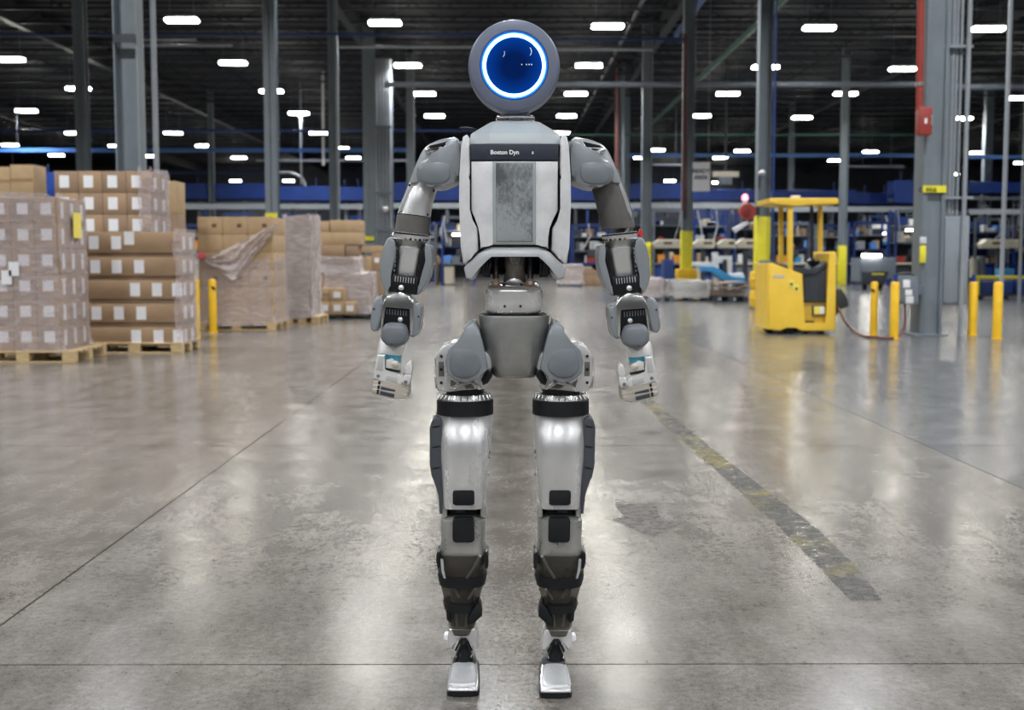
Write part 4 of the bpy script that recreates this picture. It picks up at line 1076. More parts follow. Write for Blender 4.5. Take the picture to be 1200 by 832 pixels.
# low pallets with wrapped goods and flattened cardboard
Y = 31.5
for x0, x1, yt, lab, m, nm in ((785, 834, 329, 'low pallet of goods under shiny silver film right of the robot forearm', film_thick, 'wrapped_goods'), (745, 775, 326, 'small film wrapped heap just right of the robot forearm', film_thick, 'wrapped_goods')):
    gz = G(600, 353).y; a, c = X(x0, gz), X(x1, gz)
    wooden_pallet((a + c) / 2, gz + .5, c - a, 1.0, 'dark pallet under the ' + ('silver wrapped goods' if x0 == 785 else 'small wrapped heap'), h=.14, mat=mach_grey, n=4)
    carton(a + .03, c - .03, gz + .03, gz + .9, .14, zz(yt + 4, gz), 'flat box inside the ' + ('silver wrapped goods' if x0 == 785 else 'small wrapped heap'), None, 2)
    wrap(a, c, gz, gz + .95, .12, zz(yt, gz), lab, clear_film('silvery_film', (.8, .8, .82), .25, .2, (.55, .54, .53)) if x0 == 785 else m, .06, x0, top=True, name=nm)
gz = G(600, 354).y; a, c = X(836, gz), X(878, gz)
wooden_pallet((a + c) / 2, gz + .5, c - a, 1.0, 'dark pallet under the flattened cardboard beside the yellow block', h=.14, mat=mach_dark, n=4)
t = thing('flattened_cardboard', 'sagging stack of flattened brown cardboard on a low pallet', 'cardboard', ((a + c) / 2, gz, .14))
for k in range(5):
    bm = NB(); n = 14; lo = []
    for j in range(n + 1):
        u_ = j / n; x = a + .02 + (c - a - .04) * u_; sag = (-.09 * math.sin(math.pi * u_) if k == 3 else (.015 * math.sin(5 * u_ + k)))
        z = .17 + k * .055 + (sag if k >= 3 else 0) + (.10 if k >= 3 else 0)
        lo.append([(x, gz - (.08 if k == 3 else 0), z), (x, gz + .9, z), (x, gz + .9, z + .022), (x, gz - (.08 if k == 3 else 0), z + .022)])
    rings(bm, lo); part('sheet', bm, carton_m[1 if k >= 3 else 2], t)
# the goods and trolleys seen between the robot's arms and legs
def px_box(x0, x1, y0, y1, Y, d, m, nm, parent, bev=.01): return part(nm, arect(NB(), x0, y0, x1, y1, Y, Y + d, bev), m, parent)
Y = 36.0
t = thing('floor_scrubber', 'dark machine with a black wheel left of the robot waist', 'machine', G(523, 333.5))
Yf = G(523, 333.5).y
px_box(514, 532, 309, 331, Yf, .6, mach_dark, 'body', t); px_box(516, 527, 303, 311, Yf + .05, .5, mach_grey, 'hood', t)
part('wheel', disc(NB(), 526, 327, 5.5, Yf - .1, Yf + .05, 22), black, t); part('hub', disc(NB(), 526, 327, 2.2, Yf - .12, Yf, 14), mach_white, t)
t = thing('upright_carton', 'narrow tall brown carton left of the dark wheeled machine', 'box', G(513, 333)); Yf = G(513, 333).y
px_box(509.5, 516, 302, 332.5, Yf, .3, carton_m[1], 'body', t)
t = thing('push_cart', 'pale blue topped cart between the robot arm and torso', 'cart', G(530, 330)); Yf = G(530, 330).y
px_box(516, 546, 287, 296, Yf, 1.0, blue_light, 'top', t); px_box(516, 546, 296, 299, Yf, 1.0, mach_white, 'edge', t)
for x in (517, 543): px_box(x, x + 1.6, 299, 331, Yf + .1, .1, mach_grey, 'leg', t)
gy = G(600, 336).y; a, c = X(655, gy), X(682, gy)
wooden_pallet((a + c) / 2, gy + .5, c - a, 1.0, 'far pallet just right of the robot waist', h=.14, mat=mach_grey, n=4)
hh = (zz(311, gy) - .14) / 3
for rw in range(3):
    for k in range(3):
        w_ = (c - a) / 3
        carton(a + k * w_, a + (k + 1) * w_, gy, gy + .6, .14 + rw * hh, .14 + (rw + 1) * hh, 'grey film wrapped bundle right of the robot waist, %s row up, %s from left' % (ORD[rw], ORD[k]), 'bundles on the far pallet', 2)
wrap(a, c, gy, gy + .62, .12, zz(310, gy), 'silvery film round the far pallet right of the robot waist', film_thick, .06, 77, top=True)
gy = G(600, 335).y; a, c = X(684, gy), X(706, gy); m_ = (a + c) / 2
for k, (p, q_, z0, z1, lab) in enumerate(((a, m_, 0, .42, 'brown carton on the far floor left of the robot forearm'), (m_, c, 0, .42, 'second brown carton on the far floor beside the robot forearm'), (a, m_, .42, .72, 'brown carton on top of the far floor pair, left'), (m_, c, .42, .66, 'brown carton on top of the far floor pair, right'))):
    carton(p, q_, gy, gy + .6, z0, z1, lab, None, 2)
# grey machine right of the truck, trolley with yellow rail at the right edge
Yf = G(1030, 340).y
t = thing('grey_machine', 'squat grey machine with a slanted side behind the bollards', 'machine', G(1030, 340))
part('body', aprism(NB(), [(1008, 302), (1050, 302), (1050, 326), (1040, 326), (1034, 330), (1008, 330)], Yf, Yf + 1.2, .03), mach_grey, t)
part('lower_body', aprism(NB(), [(1010, 318), (1042, 318), (1036, 333), (1010, 333)], Yf - .05, Yf + 1.0, .02), mach_dark, t)
part('reflected_glow', arect(NB(), 1011, 298, 1033, 301, Yf - .1, Yf, .01), small_glow, t)  # glowing bar put in for light reflected on the machine
for x in (1012, 1030): part('foot', arect(NB(), x, 330, x + 4, 340, Yf + .1, Yf + .3, .005), black, t)
part('stripe', arect(NB(), 1022, 320.5, 1036, 322, Yf - .06, Yf, .002), yellow_g, t)
Yf = G(1172, 351).y
t = thing('trolley', 'long low trolley with a yellow rail at the right edge', 'trolley', G(1172, 351))
part('rail', arect(NB(), 1144, 323, 1212, 327, Yf, Yf + .1, .01), yellow_g, t)
for x0, x1 in ((1148, 1166), (1170, 1188), (1190, 1208)): part('tub', arect(NB(), x0, 329, x1, 345, Yf + .05, Yf + .8, .03), blue_paint if x0 != 1148 else blue_dark, t)
part('deck', arect(NB(), 1144, 345, 1212, 348, Yf, Yf + .9, .01), mach_dark, t)
for x in (1150, 1180, 1205): part('wheel', disc(NB(), x, 349.3, 2.0, Yf, Yf + .12, 14), black, t)
for x in (1146, 1208): part('rail_post', arect(NB(), x, 326, x + 2, 347, Yf, Yf + .08, .005), yellow_g, t)
Yf = 34
t = thing('blue_bin', 'bright blue plastic bin above the trolley at right', 'bin', P(1181, 323, Yf)); px_box(1174, 1189, 315, 323, Yf, .5, teal_paint, 'bin', t)
px_box(1176, 1178, 323, 351, Yf + .1, .1, mach_grey, 'stand', t); px_box(1186, 1188, 323, 351, Yf + .1, .1, mach_grey, 'stand', t)
t = thing('white_canister', 'pair of cream canisters between the panel and right bollards', 'canister', P(1144, 325, 36)); 
for x, y0 in ((1141, 303), (1150, 300)): part('canister', acyl(NB(), P(x, 325, 36), P(x, y0, 36), .12, segs=14), beige_m if x == 1141 else mach_grey, t)
px_box(1136, 1155, 325, 345, 36, .4, mach_dark, 'stand', t)
t = thing('robot_arm', 'pale bent gripper rig hanging by the column behind the truck', 'machine', P(850, 205, 50))
px_box(836, 866, 201, 207, 50, .3, beige_m, 'arm', t); px_box(842, 858, 207, 216, 50, .3, mach_grey, 'gripper', t)
part('hanger', acyl(NB(), P(850, 201, 50.1), (P(850, 201, 50.1).x, 50.1, ZC - .05), .05, segs=8), mach_dark, t)
# ------------------------------------------------------------------ the humanoid robot
YR = 3.15
rob = thing('humanoid_robot', 'silver and grey humanoid robot with a round head and glowing blue ring face standing', 'robot', (P(601, 500, YR).x, YR, 0))

# head: a thick disc facing the camera
HF = YR - 0.085
hc = P(602.5, 76.5, HF); u = (P(603.5, 76.5, HF) - hc).length
pr = [(40.2, .014), (40.3, .002), (41.0, 0.0), (50.8, .0015), (52.0, .003), (53.4, .009), (54.0, .018), (54.0, .085), (51.5, .115), (42, .140), (22, .152), (0, .155)]
head = part('head', alathe(NB(), hc, (0, 1, 0), [(r * u, h) for r, h in pr], 96, cap0=False), head_grey, rob, 30)
fs = alathe(NB(), (0, 0, 0), (0, 1, 0), [(0, 0.0), (34.5 * u, 0.0), (34.5 * u, 0.008)], 72)
me = to_mesh('face_screen', fs, face_glass)
inst('face_screen', me, head, hc + Vector((0, .006, 0)) - ORIGIN)
def annulus(r0, r1, y0, y1):
    return alathe(NB(), hc, (0, 1, 0), [(r0 * u, y1), (r0 * u, y0), (r1 * u, y0), (r1 * u, y1)], 96, False, False)
part('light_ring', annulus(33.1, 36.8, -.000, .012), ring_core, head, label='glowing blue white light ring')
part('ring_edge', annulus(36.8, 38.9, .003, .012), ring_side, head)
part('ring_trim', annulus(38.9, 40.3, .001, .014), M('blue_trim', (0.05, 0.12, 0.35), .2, .6), head)
for cx, cy, r, a0, a1 in ((588.5, 62, 4.6, -75, 25), (619.5, 60.5, 5.2, -65, 65)):
    pts = [P(cx + r * .62 * math.cos(math.radians(a0 + (a1 - a0) * k / 10)), cy - r * math.sin(math.radians(a0 + (a1 - a0) * k / 10)), HF + .004) for k in range(11)]
    part('lens_glint', atube(NB(), pts, .0009, 6), white_mark, head)  # white arcs modelled in place of reflections on the face glass
for x in (611.5, 617, 620, 623): part('glint_dot', disc(NB(), x, 75.5, .75, HF + .003, HF + .008, 10), white_mark, head)  # white dots stand in for small reflections on the glass

# neck
nk = part('neck', acyl(NB(), P(603.5, 140, YR), P(603.5, 122, YR), 14 * u, segs=32), M('neck_blue_black', (.012, .018, .07), .3, .3), rob)  # blue light falling on the dark neck is put into its colour
for x in (590.5, 618.5): part('neck_rod', acyl(NB(), P(x, 138, YR - .035), P(x, 124, YR - .035), .0035, segs=10), chrome, nk)
nb = P(604, 145, YR)
part('neck_collar', alathe(NB(), nb, (0, 0, 1), [(.052, -.006), (.0525, .004), (.050, .0065), (.050, .011), (.0515, .014), (.048, .020), (.036, .022)], 48), chrome, nk)
for x in (594, 612): part('collar_bolt', disc(NB(), x, 139, .9, YR - .053, YR - .045, 8), black, nk)

# torso
CT = 603.5
def mirror(pts, c=CT): return [(2 * c - x, y) for x, y in pts]
torso = part('torso', aloft(NB(), [sec((553, 165), (654, 165), YR + .01, .20, 8), sec((552, 176), (655, 176), YR + .012, .235, 8), sec((553, 292), (654, 292), YR + .02, .19, 8), sec((556, 297), (651, 297), YR + .05, .12, 8)], 64), top_shell, rob, 50)
b = NB(); lv = []
for y, wf, ws, d, e in ((168.6, 29.5, 52.0, .1315, .016), (159.5, 29.5, 50.5, .118, .022), (147.5, 23.5, 30.0, .086, .020), (145.6, 21, 27, .074, .02), (145.2, 17, 21, .06, .015)):
    z = P(603.5, y, YR - (d if y > 165 else d * .35 if y > 155 else 0)).z; u2 = (P(604.5, y, YR) - P(603.5, y, YR)).x; cx = P(603.5, y, YR).x
    lv.append([(cx + sx * w * u2, YR + yy, z) for sx, w, yy in ((-1, ws, -d + e), (-1, wf, -d), (1, wf, -d), (1, ws, -d + e), (1, ws, d - e), (1, wf, d), (-1, wf, d), (-1, ws, d - e))])
rings(b, lv)
bmesh.ops.bevel(b, geom=b.edges[:], offset=.003, segments=2, profile=.5, affect='EDGES', clamp_overlap=True)
part('chest_top', b, top_shell, torso, 50)
part('torso_core', aloft(NB(), [sec((549, 200), (658, 200), YR + .01, .2, 8), sec((549, 290), (658, 290), YR + .01, .2, 8)], 32), black, torso)
for pts in ([(570, 154), (573.5, 168), (575, 168), (572, 153)],): pass
TF = YR - .131
npl = part('name_plate', arect(NB(), 551, 168.3, 654.5, 187.6, TF - .003, YR, .003), navy, torso, label='dark navy chest plate with white lettering')
cL = P(591.5, 178.6, TF - .0045)
lettering('Boston Dyn', .0148, cL, npl, white_mark, sx=1.0, bold=.00035)
lettering('s', .0125, P(624.3, 178.6, TF - .0045), npl, white_mark, bold=.0003)
part('chest_panel', aprism(NB(), [(552.3, 188.8), (653.8, 188.8), (653.8, 247), (642.6, 267), (642.2, 291.5), (636, 287.6), (630, 287), (577, 287), (571, 287.6), (563, 291.5), (562, 267), (552.3, 247)],
     TF + .001, YR - .02, .003, bulge=.006), white_shell, torso)
part('pad_frame', aprism(NB(), [(577.5, 188.8), (628, 188.8), (628, 286.8), (577.5, 286.8)], TF - .0075, YR - .1, .004, 3, bulge=.002), M('pad_frame_grey', (.33, .365, .375), .4, .1), torso)
part('scuffed_pad', aprism(NB(), [(581, 190.5), (624.5, 190.5), (624.5, 283.5), (581, 283.5)], TF - .010, YR - .1, .003, 3, bulge=.003), scuffed, torso, label='scuffed grey pad in the middle of the chest')
cowl = [(547, 157), (550.6, 162), (550.6, 204), (547.6, 211), (547.6, 246), (559.6, 268), (560.6, 293), (552, 303), (546, 309.5), (542.5, 308), (540, 290), (538, 238), (538.4, 205), (540.5, 170), (542.5, 160)]
for pts in (cowl, mirror(cowl)):
    part('side_cowl', aprism(NB(), pts, TF + .004, YR + .12, .009, 4, bulge=.012, Yref=TF), white_shell, torso)
slot = [(548.4, 212), (551.8, 207), (551.8, 246), (548.4, 244)]
for pts in (slot, mirror(slot)): part('air_slot', aprism(NB(), pts, TF + .012, YR, .001), black_gloss, torso)
skirt = [(546, 311), (553, 305), (561, 297), (568, 292), (576, 289), (631, 289), (639, 292), (646, 297), (654, 305), (661, 311), (663.5, 314), (661, 326), (653, 328.5), (645, 314), (639, 304), (632, 298), (575, 298), (568, 304), (562, 314), (554, 328.5), (546, 326), (543.5, 314)]
part('lower_skirt', aprism(NB(), skirt, TF + .004, YR + .11, .006, 3), light_shell, torso)
# machinery under the chest
bay = part('actuator_bay', arect(NB(), 563, 296, 644, 322, YR + .02, YR + .10, .01), black, torso)
part('waist_actuator', aloft(NB(), [sec((594, 297), (613, 297), YR - .01, .10, 4), sec((590, 306), (617, 306), YR - .01, .11, 4), sec((592, 318), (615, 318), YR - .01, .10, 4), sec((589, 330), (618, 330), YR, .09, 4)], 28), taupe, bay)
part('actuator_cap', disc(NB(), 603.5, 304, 6, YR - .075, YR - .03, 24), silver_dark, bay)
for x in (570, 637):
    part('cable_block', arect(NB(), x - 5, 306, x + 5, 325, YR - .05, YR + .05, .006), black_gloss, bay)
    for k in range(3): part('cable', atube(NB(), [P(x - 4 + 4 * k, 300, YR - .05), P(x - 3 + 4 * k, 309, YR - .062), P(x - 4 + 3 * k, 322, YR - .05)], .0035, 6), mach_dark, bay)

# waist
waist = part('waist', aloft(NB(), [sec((572, 366), (632, 366), YR, .15, 5), sec((569, 362), (635, 362), YR, .165, 6), sec((568.5, 350), (636, 350), YR, .17, 6), sec((568.5, 341), (636, 341), YR, .17, 6), sec((571, 338.5), (633.5, 338.5), YR, .155, 6)], 64), silver, rob, 45)
lobe = [(571, 342), (572.5, 333), (576, 330), (583, 332.5), (588.5, 334), (593, 329), (598, 326.2), (602.5, 325.4), (607, 326.2), (612, 329), (616.5, 334), (622, 332.5), (629, 330), (632.5, 333), (634, 342)]
part('waist_yoke', aprism(NB(), lobe, YR - .079, YR + .04, .003), chrome, waist)
for x in (581, 621.5):
    rod = part('actuator_rod', acyl(NB(), P(x, 331, YR - .06), P(x, 298, YR - .045), .0075, segs=16), black_gloss, waist)
    part('rod_end', disc(NB(), x, 331.5, 5.2, YR - .096, YR - .05, 24), bronze, rod)
    part('rod_bolt', disc(NB(), x, 331.5, 2.6, YR - .099, YR - .09, 6), silver_dark, rod)
for x, y, yy in ((591, 333.5, YR - .0795), (611, 333.5, YR - .0795), (591.5, 359, YR - .0845), (610, 359, YR - .0845)):
    part('bolt_hole', disc(NB(), x, y, 1.6, yy - .0008, yy + .01, 12), black, waist)

# pelvis
pel = part('pelvis', aloft(NB(), [sec((579.5, 440.5), (626.5, 440.5), YR, .12, 3.2), sec((577, 437), (629, 437), YR, .14, 3.2), sec((572.5, 425), (633.5, 425), YR, .155, 3.0), sec((568, 408), (638, 408), YR, .165, 2.8), sec((563.5, 388), (642, 388), YR, .17, 2.7),
     sec((561, 371), (643.8, 371), YR, .172, 2.7), sec((561.3, 368.8), (643.5, 368.8), YR, .170, 2.7)], 64), M('pelvis_metal', (.34, .34, .325), .36, .75, var=.18, vs=7, rvar=.1, bump=.04, bs=150), rob, 45)
part('pelvis_lid', aloft(NB(), [sec((563, 368.6), (641.5, 368.6), YR, .165, 2.7), sec((566, 366.2), (638, 366.2), YR, .15, 2.7)], 48), black, pel)

# ---- legs
def leg(right):
    def T(x, y):
        if not right: return (x, y)
        c = 602.6 if y < 455 else 601.0 - max(0, y - 480) / 320 * 4.0
        return (2 * c - x, y + (max(0, y - 640) / 180 * 1.8))
    TT = lambda pts: [T(*q) for q in pts]
    def S(l, r, Y, d, n=3.0):
        a, b_ = T(*l), T(*r)
        if a[0] > b_[0]: a, b_ = b_, a
        return sec(a, b_, Y, d, n)
    def R(x0, y0, x1, y1): return [(x0, y0), (x1, y0), (x1, y1), (x0, y1)]
    def D(x, y, r, Y0, Y1, segs=16, dome=0): return disc(NB(), *T(x, y), r, Y0, Y1, segs, dome)
    # hip
    hip = part('hip', aprism(NB(), TT([(530, 400.5), (518, 406), (513, 414), (510.5, 424), (510.5, 445), (513, 458.5), (526, 459), (540, 457.5), (568, 456), (576, 440), (576, 420), (560, 402)]), YR - .055, YR + .07, .0035), silver, rob)
    part('hip_cover', aprism(NB(), TT(chaikin([(555, 377), (545, 383), (545.5, 391), (535, 401), (526, 409), (521.5, 424), (524, 438), (534, 446), (547, 449.5), (560, 443), (572, 433), (567, 408), (561, 386)], 1, .1)), YR - .105, YR + .05, .014, 5, bulge=.012), grey_shell, hip)
    part('hip_pad', aprism(NB(), TT(chaikin([(532, 408), (547, 406), (561, 418), (565, 432), (549, 444.5), (531, 441), (525.5, 425)], 1)), YR - .1125, YR - .09, .002, 3, bulge=.009), grey_pad, hip)
    part('hip_tab', aprism(NB(), TT([(544.3, 384), (549, 379), (556.5, 376.3), (561, 388), (562, 400), (545, 398)]), YR - .100, YR + .04, .006, 3), grey_shell, hip)
    for q in ([(528, 444.5), (537, 450.5), (528, 455.5)], [(544, 452), (552, 450), (557, 455), (546, 456)], [(514, 424), (520, 424), (520.5, 441), (514, 441)]): part('hip_pocket', aprism(NB(), TT(q), YR - .0565, YR - .04, .0008), taupe, hip)
    for y in (417.5, 433, 448.5): part('hip_bolt', D(517, y, 1.7, YR - .058, YR - .05, 10), black, hip)
    b = NB()
    for q in ([(509.5, 420), (512, 418), (512, 432), (509.5, 431)], [(509, 442), (512, 440), (512, 456), (510, 454)]): aprism(b, TT(q), YR - .05, YR + .05, .002)
    part('hip_clamp', b, silver_dark, hip)
    part('hip_strut', aprism(NB(), TT([(527, 455), (540, 447), (543, 449), (533, 457)]), YR - .075, YR - .05, .002), chrome, hip)
    part('hip_strut', aprism(NB(), TT([(552, 449), (556, 447), (566, 456), (561, 457)]), YR - .075, YR - .05, .002), chrome, hip)
    part('hip_joint', aprism(NB(), TT([(570, 434), (576, 432), (577, 441), (572, 449), (566, 452), (564, 445)]), YR - .07, YR + .02, .004), black_gloss, hip)
    # thigh
    X = lambda x, y: P(*T(x, y), YR)
    thigh = part('thigh', aloft(NB(), [S((518, 592), (569, 592), YR, .115, 4), S((517.5, 588), (570, 588), YR, .12, 4), S((517.5, 560), (571, 560), YR - .005, .13, 3.8), S((516, 535), (573.5, 535), YR - .007, .140, 3.4), S((514.9, 516), (575.4, 516), YR - .005, .142, 3.0), S((513.8, 501), (576.4, 501), YR + .001, .136, 2.7),
         S((513.2, 490), (577, 490), YR + .006, .126, 2.5), S((513, 480), (577.4, 480), YR + .004, .126, 2.3)], 56), silver, rob, 45)
    c0 = X(545, 476); rr = 33.2 * (P(546, 476, YR) - P(545, 476, YR)).length
    part('thigh_band', alathe(NB(), c0, (0, 0, 1), [(rr * .97, -.02), (rr, -.019), (rr, .0185), (rr * .97, .02)], 56), black, thigh)
    b = NB(); ctop = X(545, 466.5)
    alathe(b, ctop, (0, 0, 1), [(rr * .95, -.004), (rr * .95, .002), (rr * .86, .0125), (rr * .6, .013)], 48)
    part('motor_ring', b, silver_dark, thigh)
    for k in range(26):
        a = 2 * math.pi * k / 26; d = Vector((math.cos(a), math.sin(a), 0))
        part('ring_lug', acyl(NB(), ctop + d * rr * .93, ctop + d * rr * .86 + Vector((0, 0, .012)), .0036, segs=6), chrome, thigh)
    part('motor_top', alathe(NB(), X(545, 460), (0, 0, 1), [(rr * .62, -.004), (rr * .68, 0), (rr * .68, .012), (rr * .5, .014)], 40), black_gloss, thigh)
    bump_ = [(511, 489), (505.5, 494), (503.5, 502), (503.5, 545), (505.5, 559), (511, 567), (513.5, 580), (515, 602.5), (518, 602.5), (518.2, 580), (517.8, 496), (515.5, 490)]
    bp_ = part('thigh_bumper', aprism(NB(), TT(bump_), YR - .052, YR + .055, .006, 3), M('bumper_dark', (.045, .05, .06), .45, 0, var=.1), thigh)
    for y in (500, 523.5, 548.5): part('bumper_notch', aprism(NB(), TT([(507, y), (515, y - 1.5), (515, y + .2), (507, y + 1.6)]), YR - .0535, YR - .04, .0005), black_gloss, bp_)
    b = NB()
    for y in (530, 536, 556): aprism(b, TT(R(573.6 - (y - 530) * .07, y - 2, 575.2 - (y - 530) * .07, y + 2)), YR - .04, YR - .03, .001)
    part('edge_clip', b, chrome, thigh)
    part('thigh_pad', aprism(NB(), TT(chaikin(R(530.5, 574.8, 555.8, 592.3), 2, .09)), YR - .070, YR - .04, .003, round_=0), black, thigh)
    # knee and shin
    shin = part('shin', aloft(NB(), [S((526, 744), (559, 744), YR - .01, .07, 3), S((530, 715), (553, 715), YR - .005, .06, 3), S((527, 690), (557, 690), YR - .004, .066, 3), S((520, 664), (565.5, 664), YR - .002, .09, 3.2), S((515, 648), (571, 648), YR, .112, 3.4), S((517.5, 630), (568.5, 630), YR, .118, 3.6), S((516.8, 610), (569.2, 610), YR, .12, 4),
         S((518, 605.6), (568.6, 605.6), YR, .118, 4), S((524, 602), (562.5, 602), YR, .095, 4)], 56), silver_dark, rob, 45)
    part('knee_axle', aloft(NB(), [S((524, 604), (563, 604), YR + .01, .06, 5), S((524, 588), (563, 588), YR + .01, .06, 5)], 24), black, shin)
    part('knee_lug', aprism(NB(), TT(R(534, 593, 545, 601)), YR - .03, YR + .02, .003), mach_dark, shin)
    for x0, x1 in ((517.6, 524), (563, 569.4)): part('knee_fork', aprism(NB(), TT(R(x0, 588, x1, 606)), YR - .045, YR + .045, .003), silver_dark, shin)
    part('shin_pad', aprism(NB(), TT(chaikin(R(530.3, 607.5, 555.8, 635.8), 2, .09)), YR - .068, YR - .04, .003), black, shin)
    g = [S((529, 739), (554, 739), YR - .018, .092, 2.6), S((526.5, 733), (557, 733), YR - .017, .098, 2.6), S((523.5, 716), (559, 716), YR - .015, .102, 2.6), S((520.5, 700), (562, 700), YR - .012, .106, 2.6), S((515.5, 680), (567.5, 680), YR - .01, .114, 2.7), S((513, 664), (571.3, 664), YR - .006, .124, 2.8), S((513, 646), (571.8, 646), YR - .004, .13, 3)]
    part('shin_guard', aloft(NB(), g, 56), smoke, shin, label='smoked transparent plastic shin guard')
    for pts in ([(547, 678), (556, 664), (563, 651)], [(522, 679), (519, 668), (518, 655)], [(538, 700), (532, 688), (527, 684)], [(549, 702), (556, 690), (559, 684)], [(536, 735), (535, 722), (534, 715)], [(546, 735), (547, 722), (548, 715)]):
        part('shin_strut', atube(NB(), [P(*T(*q), YR - .056 + max(0, (q[1] - 690)) * .00012) for q in pts], .0042, 8), light_shell, shin)
    for ya, yb, l0, r0, l1, r1 in ((672, 682.5, 514, 570, 516, 567.5), (703.5, 712, 520, 561.5, 522.5, 560)):
        part('shin_strap', aloft(NB(), [S((l1 - 1, yb), (r1 + 1, yb), YR - .0115, .122 if ya < 690 else .110, 2.6), S((l0 - 1, ya), (r0 + 1, ya), YR - .0105, .126 if ya < 690 else .112, 2.6)], 48), black, shin)
    part('strap_buckle', aprism(NB(), TT([(547.5, 724), (556, 715), (561, 704.5), (563.5, 712), (565, 722), (555, 731), (548, 733)]), YR - .066, YR - .0, .004), black, shin)
    part('strap_buckle', aprism(NB(), TT([(522.5, 714), (525.5, 712), (529, 718), (528.5, 730), (523.5, 727)]), YR - .055, YR - .0, .003), black, shin)
    for x, r in ((513.5, 0), (569.8, 0)): part('guard_hinge', aprism(NB(), TT(chaikin([(x - 2.4, 647), (x + 2.4, 647), (x + 2.6, 657), (x + 2.2, 667), (x - 1, 667), (x - 2.6, 657)], 1)), YR - .05, YR + .03, .003), black_gloss, shin)
    part('ankle_bracket', aprism(NB(), TT([(526, 737), (557, 737), (560.5, 748), (560.5, 760.5), (554.5, 760.5), (551.5, 751), (545, 747.5), (540, 747.5), (533.5, 751), (530.5, 760.5), (524.5, 760.5), (524.5, 748)]), YR - .055, YR + .02, .004), silver, shin)
    part('ankle_button', D(523.2, 747, 3.2, YR - .02, YR + .01, 16), white_mark, shin)
    # foot
    ya = YR - .035
    ft = part('foot', aloft(NB(), [S((531, 784), (556.5, 784), ya, .07, 3), S((531.2, 777), (556, 777), ya, .062, 2.6), S((532, 773), (555.5, 773), ya, .056, 2.4), S((535.5, 763), (552.5, 763), ya, .05, 2.2), S((540, 752), (547.5, 752), ya, .04, 2.2)], 40), black_gloss, rob)
    part('ankle_ring', aloft(NB(), [S((531.0, 777.6), (556.4, 777.6), ya, .068, 2.5), S((531.4, 774), (556.0, 774), ya, .064, 2.5)], 40), bronze if right else silver_dark, ft)
    for x in (534.5, 552): part('ankle_bolt', D(x, 769.5, 1.0, ya - .034, ya - .02, 8), chrome, ft)
    for x in (534, 539, 548, 553): part('ankle_cable', atube(NB(), [P(*T(x, 762), ya - .02), P(*T((x + 543.5) / 2, 752), ya - .035), P(*T(543.5, 746), ya - .01)], .003, 6), black, ft)
    # sole: wedge box resting on the floor
    p0 = G(*T(521.5, 817), 0); p1 = G(*T(562.5, 817), 0)
    xa, xb = sorted((p0.x, p1.x)); yt = p0.y; 
    tap = .0075
    def wedge(z_in, z_f, z_b, inset, y0, y1):
        bm = NB()
        lo = [(xa + inset, y0), (xb - inset, y0), (xb - inset - tap, y1), (xa + inset + tap, y1)]
        lo = chaikin(lo, 1, .10); lo = chaikin(lo, 2)
        zt = lambda y: z_f + (z_b - z_f) * (y - y0) / (y1 - y0)
        a = [(x, y, z_in if not callable(z_in) else z_in(y)) for x, y in lo]; c = [(x, y, zt(y)) for x, y in lo]
        cx, cy = (xa + xb) / 2, (y0 + y1) / 2
        e = [(cx + (x - cx) * .93, cy + (y - cy) * .96, zt(cy + (y - cy) * .96) + .004) for x, y in lo]
        rings(bm, [a, c, e]); return bm
    part('sole', wedge(0.0, .014, .020, 0.0, yt, yt + .235), black, ft)
    part('toe_cap', wedge(.012, .017, .040, .0015, yt + .002, yt + .150), silver, ft)
    part('toe_plate', wedge(.020, .0235, .046, .0075, yt + .018, yt + .125), M('foot_plate', (.66, .68, .70), .4, .6, var=.1, vs=30) if not right else bpy.data.materials['foot_plate'], ft)
    part('heel_block', wedge(.018, .045, .05, .012, yt + .13, yt + .215), mach_dark, ft)

